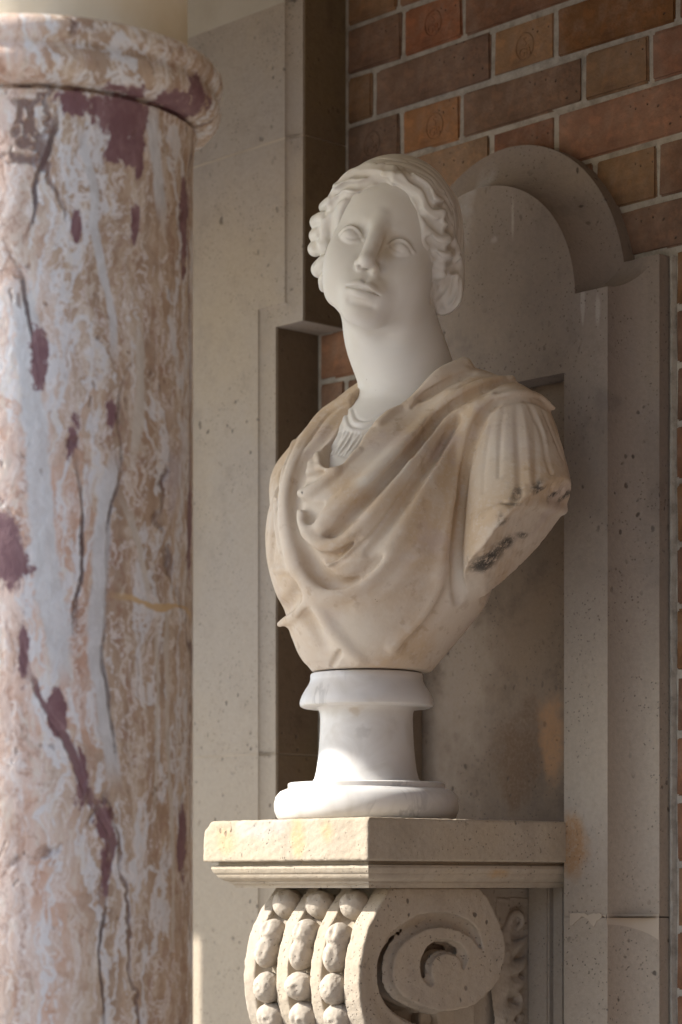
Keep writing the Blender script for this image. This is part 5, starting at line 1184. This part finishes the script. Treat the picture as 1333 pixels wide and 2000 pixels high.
# ---------------------------------------------------------------- arched stone niche behind the bust
niche = thing('arched_niche', 'shallow round-headed stone niche framing the bust on the brick wall', 'niche', (0, 0, 0))
NF, NW, NC = -.078, .046, .056
XF, ZS, RA = .2456, 2.43, .185
RX, RT, RB = .165, 2.322, -.032
npr = cavetto(NW, NF, NC, 9)
JZ = 1.5565
arc = [(RA * math.cos(a), ZS + RA * math.sin(a)) for a in [math.pi * i / 48 for i in range(49)]]
bm = bmesh.new()
rows = []
for i in range(49):
    a = math.pi * i / 48
    rows.append([bm.verts.new(((RA + o) * math.cos(a), y, ZS + (RA + o * 1.5) * math.sin(a))) for o, y in npr])
for p, q in zip(rows[:-1], rows[1:]):
    for j in range(len(npr) - 1): bm.faces.new((p[j], q[j], q[j + 1], p[j + 1]))
sweep(bm, [(-RA, ZS), (-XF, ZS), (-XF, JZ + .001)], npr)
sweep(bm, [(XF, JZ + .001), (XF, ZS), (RA, ZS)], npr)
face_xz(bm, arc, NF)
face_xz(bm, [(-XF, RT), (XF, RT), (XF, ZS), (RA, ZS), (-RA, ZS), (-XF, ZS)], NF)
for s_ in (-1, 1):
    face_xz(bm, [(s_ * RX, JZ + .001), (s_ * XF, JZ + .001), (s_ * XF, RT), (s_ * RX, RT)], NF)
    bm.faces.new([bm.verts.new(p) for p in ((s_ * RX, NF, JZ + .001), (s_ * RX, RB, JZ + .001), (s_ * RX, RB, RT), (s_ * RX, NF, RT))])
    bm.faces.new([bm.verts.new(p) for p in ((s_ * RX, NF, JZ + .001), (s_ * XF, NF, JZ + .001), (s_ * (XF + NW), NF + NC, JZ + .001), (s_ * (XF + NW), .008, JZ + .001), (s_ * RX, .008, JZ + .001))])
bm.faces.new([bm.verts.new(p) for p in ((-RX, NF, RT), (RX, NF, RT), (RX, RB, RT), (-RX, RB, RT))])
bmesh.ops.remove_doubles(bm, verts=bm.verts, dist=1e-5)
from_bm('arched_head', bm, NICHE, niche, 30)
zb, zt = 1.0, JZ - .001
for s_ in (-1, 1):
    bm = bmesh.new()
    sweep(bm, [(-XF, zt), (-XF, zb)] if s_ < 0 else [(XF, zb), (XF, zt)], npr)
    face_xz(bm, [(s_ * RX, zb), (s_ * XF, zb), (s_ * XF, zt), (s_ * RX, zt)], NF)
    bm.faces.new([bm.verts.new(p) for p in ((s_ * RX, NF, zb), (s_ * RX, RB, zb), (s_ * RX, RB, zt), (s_ * RX, NF, zt))])
    bm.faces.new([bm.verts.new(p) for p in ((s_ * RX, NF, zt), (s_ * XF, NF, zt), (s_ * (XF + NW), NF + NC, zt), (s_ * (XF + NW), .008, zt), (s_ * RX, .008, zt))])
    bmesh.ops.remove_doubles(bm, verts=bm.verts, dist=1e-5)
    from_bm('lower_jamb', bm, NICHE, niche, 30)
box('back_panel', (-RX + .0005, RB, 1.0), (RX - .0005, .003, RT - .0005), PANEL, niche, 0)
# mortar in the jamb joint, smeared and broken
bm = bmesh.new()
rj = random.Random(5)
def smear(y0, x0, x1, zt0, depth, y1=None):
    n = 12
    top = [(x0 + (x1 - x0) * i / n, zt0 + rj.uniform(-.002, .002)) for i in range(n + 1)]
    bot = [(x0 + (x1 - x0) * i / n, zt0 - depth * (.55 + .45 * math.sin(i * .9 + 1)) + rj.uniform(-.003, .003)) for i in range(n + 1)]
    y1 = y0 if y1 is None else y1
    va = [bm.verts.new((x, y0 + (y1 - y0) * i / n - .0015, z)) for i, (x, z) in enumerate(top)]
    vb = [bm.verts.new((x, y0 + (y1 - y0) * i / n - .0015, z)) for i, (x, z) in enumerate(bot)]
    vc = [bm.verts.new((v.co.x, v.co.y + .02, v.co.z)) for v in va]
    vd = [bm.verts.new((v.co.x, v.co.y + .02, v.co.z)) for v in vb]
    for i in range(n):
        bm.faces.new((va[i], va[i + 1], vb[i + 1], vb[i])); bm.faces.new((va[i], vc[i], vc[i + 1], va[i + 1])); bm.faces.new((vb[i], vb[i + 1], vd[i + 1], vd[i]))
smear(NF, RX + .012, XF - .002, JZ + .004, .016)
from_bm('mortar', bm, PATCH, niche)
bm = bmesh.new()
mp = [(o, y) for o, y in npr[:-1]]
for i in range(len(mp) - 1):                        # the patch wraps the hollow moulding
    (o0, y0), (o1, y1) = mp[i], mp[i + 1]
    d0, d1 = .010 + .022 * (i / 9) ** 2, .010 + .022 * ((i + 1) / 9) ** 2
    bm.faces.new([bm.verts.new(p) for p in ((XF + o0, y0 - .0012, JZ + .004), (XF + o1, y1 - .0012, JZ + .004), (XF + o1, y1 - .0012, JZ - d1), (XF + o0, y0 - .0012, JZ - d0))])
bmesh.ops.remove_doubles(bm, verts=bm.verts, dist=1e-5)
from_bm('mortar', bm, PATCH, niche, 40)
# raised strips on the panel under the shelf
bm = bmesh.new()
for x0, x1, y in ((.062, .104, RB - .012), (.104, .128, RB - .005), (.138, .1645, RB - .02)):
    bm_box(bm, (x0 + .0005, y, 1.0), (x1 - .0005, RB + .002, 1.62))
bmesh.ops.bevel(bm, geom=bm.edges[:], offset=.003, segments=2, affect='EDGES')
from_bm('panel_moulding', bm, NICHE, niche, 40)
# pale mortar fillet where the stone meets the bricks at the right
bm = bmesh.new()
n = 60
rows = []
for i in range(n + 1):
    z = 1.0 + (2.476 - 1.0) * i / n
    w = .0105 + rj.uniform(-.0012, .0012)
    rows.append([bm.verts.new(p) for p in ((XF + NW + .0004, .003, z), (XF + NW + .0035, -.004, z), (XF + NW + w * .75, -.0045 + rj.uniform(-.0008, .0008), z), (XF + NW + w, .003, z))])
for a, b in zip(rows[:-1], rows[1:]):
    for j in range(3): bm.faces.new((a[j], a[j + 1], b[j + 1], b[j]))
from_bm('mortar_fillet', bm, MORTAR, niche, 60)

# ---------------------------------------------------------------- veined marble column in front
CX, CY = .232, -1.038
def column(CX, label):
    colm = thing('marble_column', label, 'column', (CX, CY, 0), 'columns along the front of the porch')
    lathe('plinth', [(.26, 0), (.26, .09)], CREAM, colm, 4, smooth=20)
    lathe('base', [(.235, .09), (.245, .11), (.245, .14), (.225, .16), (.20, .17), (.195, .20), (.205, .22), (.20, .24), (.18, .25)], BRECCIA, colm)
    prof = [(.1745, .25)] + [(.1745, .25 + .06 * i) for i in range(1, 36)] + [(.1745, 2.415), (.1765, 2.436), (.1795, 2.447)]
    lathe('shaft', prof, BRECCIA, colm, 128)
    lathe('necking_ring', [(.172, 2.446), (.172, 2.4525), (.186, 2.4535), (.196, 2.458), (.2035, 2.466), (.2065, 2.475), (.2045, 2.484), (.2005, 2.4885), (.2005, 2.4915), (.2055, 2.496), (.2085, 2.503), (.2075, 2.512), (.2025, 2.5185), (.194, 2.522), (.184, 2.524), (.170, 2.525)], BRECCIA, colm, 128, smooth=80)
    lathe('impost_drum', [(.1685, 2.523), (.168, 2.741)], CREAM, colm, 128)

    return colm
c0 = column(CX, 'round veined pink and grey marble column in the left foreground')
c1 = c0.copy(); COL.objects.link(c1)               # unseen column added in line on the left, to shade the pier
c1.location.x = -1.25
c1['label'] = 'unseen veined marble column added left of the pier to shade it'
for ch in list(c0.children):
    q = ch.copy(); COL.objects.link(q); q.parent = c1
# ---------------------------------------------------------------- scroll bracket with its shelf
brk = thing('scroll_bracket', 'carved stone scroll bracket with beaded front and thick shelf', 'bracket', (0, 0, 0))
SX, SY = .168, -.462
def slab(name, z0, z1, i0, i1, bevel, mat, rough=.0, back=-.0435):
    bm = bmesh.new()
    a = [(-SX + i0, SY + i0), (SX - i0, SY + i0), (SX - i0, back), (-SX + i0, back)]
    b = [(-SX + i1, SY + i1), (SX - i1, SY + i1), (SX - i1, back), (-SX + i1, back)]
    va = [bm.verts.new((x, y, z0)) for x, y in a]; vb = [bm.verts.new((x, y, z1)) for x, y in b]
    for i in range(4): bm.faces.new((va[i], va[(i + 1) % 4], vb[(i + 1) % 4], vb[i]))
    bm.faces.new(va[::-1]); bm.faces.new(vb)
    if bevel: bmesh.ops.bevel(bm, geom=bm.edges[:], offset=bevel, segments=2, affect='EDGES')
    return from_bm(name, bm, mat, brk, 35)
# the slab is worn: modelled as clay with a knocked-off corner
c = Clay((-180, -475, 1622), (180, -36, 1702), 1.6)
def clay_box(c, lo, hi, r=3):
    x, y, z = c._xyz(tuple(slice(0, int(q)) for q in c.n))
    cx = [(lo[i] + hi[i]) / 2 for i in range(3)]; hx = [(hi[i] - lo[i]) / 2 - r for i in range(3)]
    qx = np.abs(x - cx[0]) - hx[0]; qy = np.abs(y - cx[1]) - hx[1]; qz = np.abs(z - cx[2]) - hx[2]
    d = np.sqrt(np.maximum(qx, 0) ** 2 + np.maximum(qy, 0) ** 2 + np.maximum(qz, 0) ** 2) + np.minimum(np.maximum(qx, np.maximum(qy, qz)), 0) - r
    return d.astype(F32), x, y, z
d, x, y, z = clay_box(c, (-168, -462, 1633), (168, -30, 1690), 3.0)
c.f = d + .5 * wob(x, y, z, 3, 2.2) + .35 * wob(x, y, z, 8, 6)
c.plane((-156, -452, 1690), (-.55, -.45, .7), k=3, rough=1.5, seed=2)
c.plane((-165, -459, 1690), (-.7, -.7, .1), k=3, rough=1.2, seed=5)
for (px, py, pz, r) in ((-90, -464, 1692, 7), (-35, -465, 1693, 5), (120, -464, 1632, 5), (60, -465, 1692, 4), (168, -462, 1690, 4), (170, -300, 1692, 4), (-60, -466, 1631, 5)):
    c.ell((px, py, pz), (r * 1.6, r * .7, r), k=2, sub=True)
clay_object('shelf', c, SHELF, brk, smooth=2)
# mouldings under it
bm = bmesh.new()
mprof = [(.016, 1.6334), (.016, 1.6285), (.0095, 1.6275), (.0085, 1.6235), (.0100, 1.6195), (.0120, 1.617), (.0135, 1.6165), (.0140, 1.614), (.0165, 1.6105), (.0200, 1.6080), (.0245, 1.6062), (.0258, 1.6058), (.0262, 1.6030), (.0300, 1.6025), (.0320, 1.6000), (.0325, 1.5970)]
rows = []
for i, z in mprof:
    rows.append([bm.verts.new(p) for p in ((-SX + i, -.044, z), (-SX + i, SY + i, z), (SX - i, SY + i, z), (SX - i, -.044, z))])
for a, b in zip(rows[:-1], rows[1:]):
    for j in range(3): bm.faces.new((a[j], a[j + 1], b[j + 1], b[j]))
bm.faces.new(rows[-1])
from_bm('shelf_moulding', bm, SHELF, brk, 32)

# scroll: relief cut from a solid, read off in millimetres on the side plane x = 118
XS = 118.5
def side(zx, zy):                                   # ruler of the photograph's detail -> (y, z) on the side plane
    px, py = 450 + zx / 2.222, 1680 + zy / 2.222
    a = (px - 666) / 5000
    rx_ = .1185 - 2.586
    Y = (a * (-.7314 * rx_) - .682 * rx_) / (.7314 - .682 * a)
    d = -.7314 * rx_ + .682 * Y
    return ((Y - 2.765) * 1000, (1.6 + (1730 - py) / 5000 * d) * 1000)
front = [side(*p) for p in ((705, 118), (680, 150), (640, 215), (600, 290), (577, 380), (565, 450), (560, 540), (565, 620), (580, 690), (610, 790), (650, 900), (700, 1000))]
outer = front[::-1] + [side(*p) for p in ((1085, 118), (1120, 160), (1150, 220), (1175, 275), (1190, 330), (1196, 380), (1193, 440), (1170, 520), (1140, 560), (1105, 595), (1070, 622), (1030, 642), (980, 652), (930, 660), (905, 700), (900, 800), (900, 1000))]
def poly_sd(P, Y, Z):
    P = np.array(P); Q = np.roll(P, -1, 0)
    d = np.full(np.broadcast(Y, Z).shape, 1e9); s = np.ones(d.shape)
    for (ax, ay), (bx, by) in zip(P, Q):
        ex, ey = bx - ax, by - ay
        wx, wy = Y - ax, Z - ay
        t = np.clip((wx * ex + wy * ey) / (ex * ex + ey * ey), 0, 1)
        d = np.minimum(d, (wx - ex * t) ** 2 + (wy - ey * t) ** 2)
        c1 = Z >= ay; c2 = Z < by; c3 = ex * wy > ey * wx
        s = np.where((c1 & c2 & c3) | (~c1 & ~c2 & ~c3), -s, s)
    return s * np.sqrt(d)
c = Clay((-132, -475, 1380), (132, -90, 1606), 2.0)
d2 = poly_sd(outer, c.ax[1][:, None], c.ax[2][None, :]).astype(F32)
dx = (np.abs(c.ax[0]) - XS)[:, None, None]
c.f = np.maximum(d2[None], dx) + np.maximum(4 - np.abs(d2[None] - dx), 0) ** 2 / 16
core = front[::-1] + [side(*p) for p in ((1085, 118), (1185, 300), (1175, 480), (1180, 700), (1180, 1000))]
d3 = poly_sd(core, c.ax[1][:, None], c.ax[2][None, :]).astype(F32)
c.f = np.minimum(c.f, np.maximum(d3[None] + 6, (np.abs(c.ax[0]) - 72)[:, None, None]))
def path3(pts, x, extra):
    out = []
    for i, p in enumerate(pts):
        y, z = side(p[0], p[1]); out.append((x, y, z, extra[i] if isinstance(extra, (list, tuple)) else extra))
    return out
inner = [(1088, 372), (1060, 318), (1015, 284), (940, 260), (860, 264), (780, 302), (715, 365), (682, 450), (686, 540), (722, 612), (795, 664), (885, 696), (980, 704)]
wide = [(800, 262), (730, 305), (668, 385), (646, 470), (652, 560), (690, 640), (770, 705), (860, 745), (960, 760)]
disc = [(1014, 462), (1016, 425), (988, 388), (932, 375), (882, 394), (854, 440), (853, 490), (872, 528)]
for s_ in (1, -1):
    x = s_ * XS
    c.ridge([p + (16,) for p in path3(wide, x, [-1, -4, -6, -7, -8, -9, -10, -10, -10])], world=True, n=60)
    c.stroke(path3(inner, x - s_ * 4, [4, 8, 9.5, 10, 10.5, 11, 11.5, 12, 12.5, 13, 14, 14, 14]), k=3, sub=True, world=True, n=90)
    c.stroke(path3(inner, x - s_ * 28, [4, 8, 9.5, 10, 10.5, 11, 11.5, 12, 12.5, 13, 14, 14, 14]), k=3, sub=True, world=True, n=90)
    c.stroke(path3(inner[2:], x - s_ * 46, [5, 6, 6.5, 7, 8, 9, 9.5, 10.5, 12, 13, 13]), k=3, sub=True, world=True, n=90)
    c.stroke(path3(inner[2:], x - s_ * 64, [5, 6, 6, 6.5, 7.5, 8, 9, 10, 11, 12, 12]), k=3, sub=True, world=True, n=90)
    c.stroke(path3(disc, x - s_ * 34, [2, 5, 7, 8, 9, 9, 8, 4]), k=2, sub=True, world=True, n=60)
    c.stroke(path3(disc, x - s_ * 2, [3, 7, 9, 10, 11, 11, 10, 6]), k=2, sub=True, world=True, n=60)
    c.stroke(path3(disc, x - s_ * 18, [2, 6, 8, 9, 10, 10, 9, 5]), k=2, sub=True, world=True, n=60)
fr = [(y, z) for y, z in front]
CH = (-71.5, -2.5, 64.5)
for xc in CH:
    c.stroke([(xc, y - 1, z, 22.5) for y, z in fr], k=2, sub=True, world=True, n=60)
x, y, z = c._xyz(tuple(slice(0, int(q)) for q in c.n))
c.f += .55 * wob(x, y, z, 5, 1.6) + .35 * wob(x, y, z, 6, 5)
clay_object('scroll', c, CARVED, brk, smooth=2)
# carved beads: a round one with an eye and a long pod, copied down the three channels
def bead_clay(kind, seed):
    q = random.Random(seed)
    j = lambda v: q.uniform(-v, v)
    c = Clay((-30, -30, -46), (30, 30, 46), 1.5)
    if kind == 0:
        c.ell((j(1.5), 0, j(1.5)), (21.5 + j(1.5), 21, 20.5 + j(1.5)), k=0)
        a0 = j(1.2)
        c.ridge([(3 + 8 * math.cos(a0 + i * .62), -20, 2 + 9 * math.sin(a0 + i * .62), -2.6, 3.4) for i in range(6)], world=True, n=40)
        c.bump((4 + j(2), -21, 1 + j(3)), -7, 3.6, world=True)
        c.ridge([(-4, -20, 10, -4, 3.2), (-9 + j(2), -15, 17, -5, 3.2)], world=True)
    else:
        c.ell((1, 0, 15 + j(1.5)), (19.5, 20.5, 19.5), k=0)
        c.ell((-1, 0, -13), (18 + j(1), 19.5, 23.5), k=5)
        c.stroke([(3 + j(1.5), -22, 6, 2), (2, -22, 15, 5), (1, -18, 27, 3)], k=3, sub=True, world=True)
        c.stroke([(-12, -17, -26, 2), (-10, -19, -14, 5), (-8, -19, -3, 3)], k=3, sub=True, world=True)
        c.ridge([(-20, -8, 4, -3, 3), (-6, -20, 0, -4, 3), (8, -20, 2, -4, 3), (20, -8, 5, -3, 3)], world=True)
        c.ridge([(8, -19, -8, -2, 4), (6, -19, -24, -4, 4)], world=True)
    x, y, z = c._xyz(tuple(slice(0, int(v)) for v in c.n))
    c.f += .7 * wob(x, y, z, seed, 2.2) + .35 * wob(x, y, z, seed + 40, 6)
    return c
proto = {0: [], 1: []}
fz = np.array([q[1] for q in fr])[::-1]; fy = np.array([q[0] for q in fr])[::-1]
rbd = random.Random(8)
made = 0
for xc in CH:
    for zc, kind in ((1573, 0), (1519, 1), (1461, 0), (1421, 0), (1382, 0)):
        if len(proto[kind]) < (6 if kind == 0 else 3):
            o = clay_object('bead', bead_clay(kind, 20 + made), CARVED, brk, smooth=1); made += 1
            proto[kind].append(o)
        else:
            o = rbd.choice(proto[kind]).copy(); COL.objects.link(o); o.parent = brk
            o.scale.x = rbd.choice((-1, 1)) if False else 1
        yy = float(np.interp(zc, fz, fy)); sl = float(np.interp(zc + 12, fz, fy) - np.interp(zc - 12, fz, fy)) / 24
        o.location = (xc / 1000 + rbd.uniform(-.0015, .0015), yy / 1000 + .004, zc / 1000 + rbd.uniform(-.002, .002))
        o.rotation_euler = (-math.atan(sl) + rbd.uniform(-.08, .08), rbd.uniform(-.12, .12), rbd.uniform(-.15, .25))
# the block that ties the scroll to the wall, with an acanthus leaf carved on its flank
FX = 60
box('back_block', (-FX / 1000, -.26, 1.0), (FX / 1000, -.0315, 1.5975), CARVED, brk, .002)
def leaf(px, py): return (-87.7 + (px - 985) * 1.07, (1.6 + (1730 - py) / 5000 * 3.69) * 1000)
c = Clay((40, -125, 1380), (92, -30, 1590), 1.4)
def lobe(pts, k=4):
    c.stroke([(FX + out,) + leaf(a, b) + (r,) for a, b, r, out in pts], k=k, world=True, n=24)
lobe([(984, 1836, 6, 2), (988, 1806, 6, 4), (996, 1786, 5.5, 6), (1008, 1786, 5, 6), (1013, 1802, 4.5, 5), (1006, 1814, 4, 3)])
lobe([(974, 1862, 14, 2), (998, 1850, 10, 4), (1014, 1840, 5.5, 4), (1025, 1831, 2.5, 2)], 7)
lobe([(974, 1894, 15, 2), (998, 1890, 12, 4), (1014, 1880, 7, 4), (1022, 1871, 3, 2)], 7)
lobe([(974, 1924, 15, 2), (998, 1922, 12, 4), (1012, 1914, 7, 4)], 7)
lobe([(966, 1985, 18, 2), (990, 1974, 13, 5), (1005, 1960, 8, 6), (1004, 1944, 6, 5), (994, 1942, 5, 4)], 6)
lobe([(980, 2005, 14, 2), (998, 1998, 10, 5), (1012, 1986, 6, 4)], 6)
lobe([(962, 1990, 22, -6), (970, 1900, 22, -6), (978, 1830, 14, -4)], 10)
for px, py, w in ((1000, 1802, 4), (1006, 1866, 4), (1008, 1904, 4), (997, 1953, 5), (996, 1986, 5)):
    Y, Z = leaf(px, py); c.bump((FX + 10, Y, Z), -13, w, world=True)
for q in ([(985, 1864), (1004, 1850), (1018, 1841)], [(984, 1905), (1000, 1902), (1014, 1897)]):
    c.ridge([(FX + 14,) + leaf(*p) + (-3.5, 3) for p in q], world=True)
x, y, z = c._xyz(tuple(slice(0, int(q)) for q in c.n))
c.f = np.minimum(c.f, np.maximum(np.abs(x - 52) - (FX + 1.2 - 52), np.maximum(np.abs(y + 70) - 37, np.abs(z - 1485) - 98)).astype(F32))
c.f += .5 * wob(x, y, z, 7, 4)
clay_object('acanthus_leaf', c, CARVED, brk, smooth=2)
# ---------------------------------------------------------------- socle and bust on the shelf
BX, BY, BZ = 0.0, -.305, 1.690
socle = thing('marble_socle', 'white turned marble socle under the bust, sunlit at its left foot', 'socle', (BX, BY, BZ))
lathe('base_torus', [(.119, .0005), (.1245, .004), (.1285, .014), (.1290, .024), (.1265, .034), (.1205, .041), (.1120, .0445), (.1095, .0455), (.1095, .0515), (.1075, .0530), (.071, .0535)], SOCLE, socle, 96, smooth=40)
lathe('waist', [(.0765, .0530), (.0725, .060), (.0700, .070), (.0680, .085), (.0665, .100), (.0655, .115), (.0648, .130), (.0645, .142), (.0650, .150), (.0670, .1555), (.0715, .1585)], SOCLE, socle, 96, smooth=60)
lathe('cap_moulding', [(.068, .1575), (.0890, .1580), (.0925, .1600), (.0932, .1640), (.0920, .1700), (.0895, .1760), (.0858, .1825), (.0822, .1880), (.0795, .1930), (.0783, .1975), (.0783, .2035), (.0772, .2050), (.05, .2055)], SOCLE, socle, 96, smooth=40)

bust = thing('marble_bust', 'carved marble bust of a woman with wavy hair and draped mantle', 'bust', (BX, BY, BZ))
clay_object('head', head_clay(1.35), WHITE, bust)
clay_object('hair', hair_clay(1.35), WHITE, bust)
clay_object('mantle', drape_clay(1.8), WARM, bust, smooth=2)
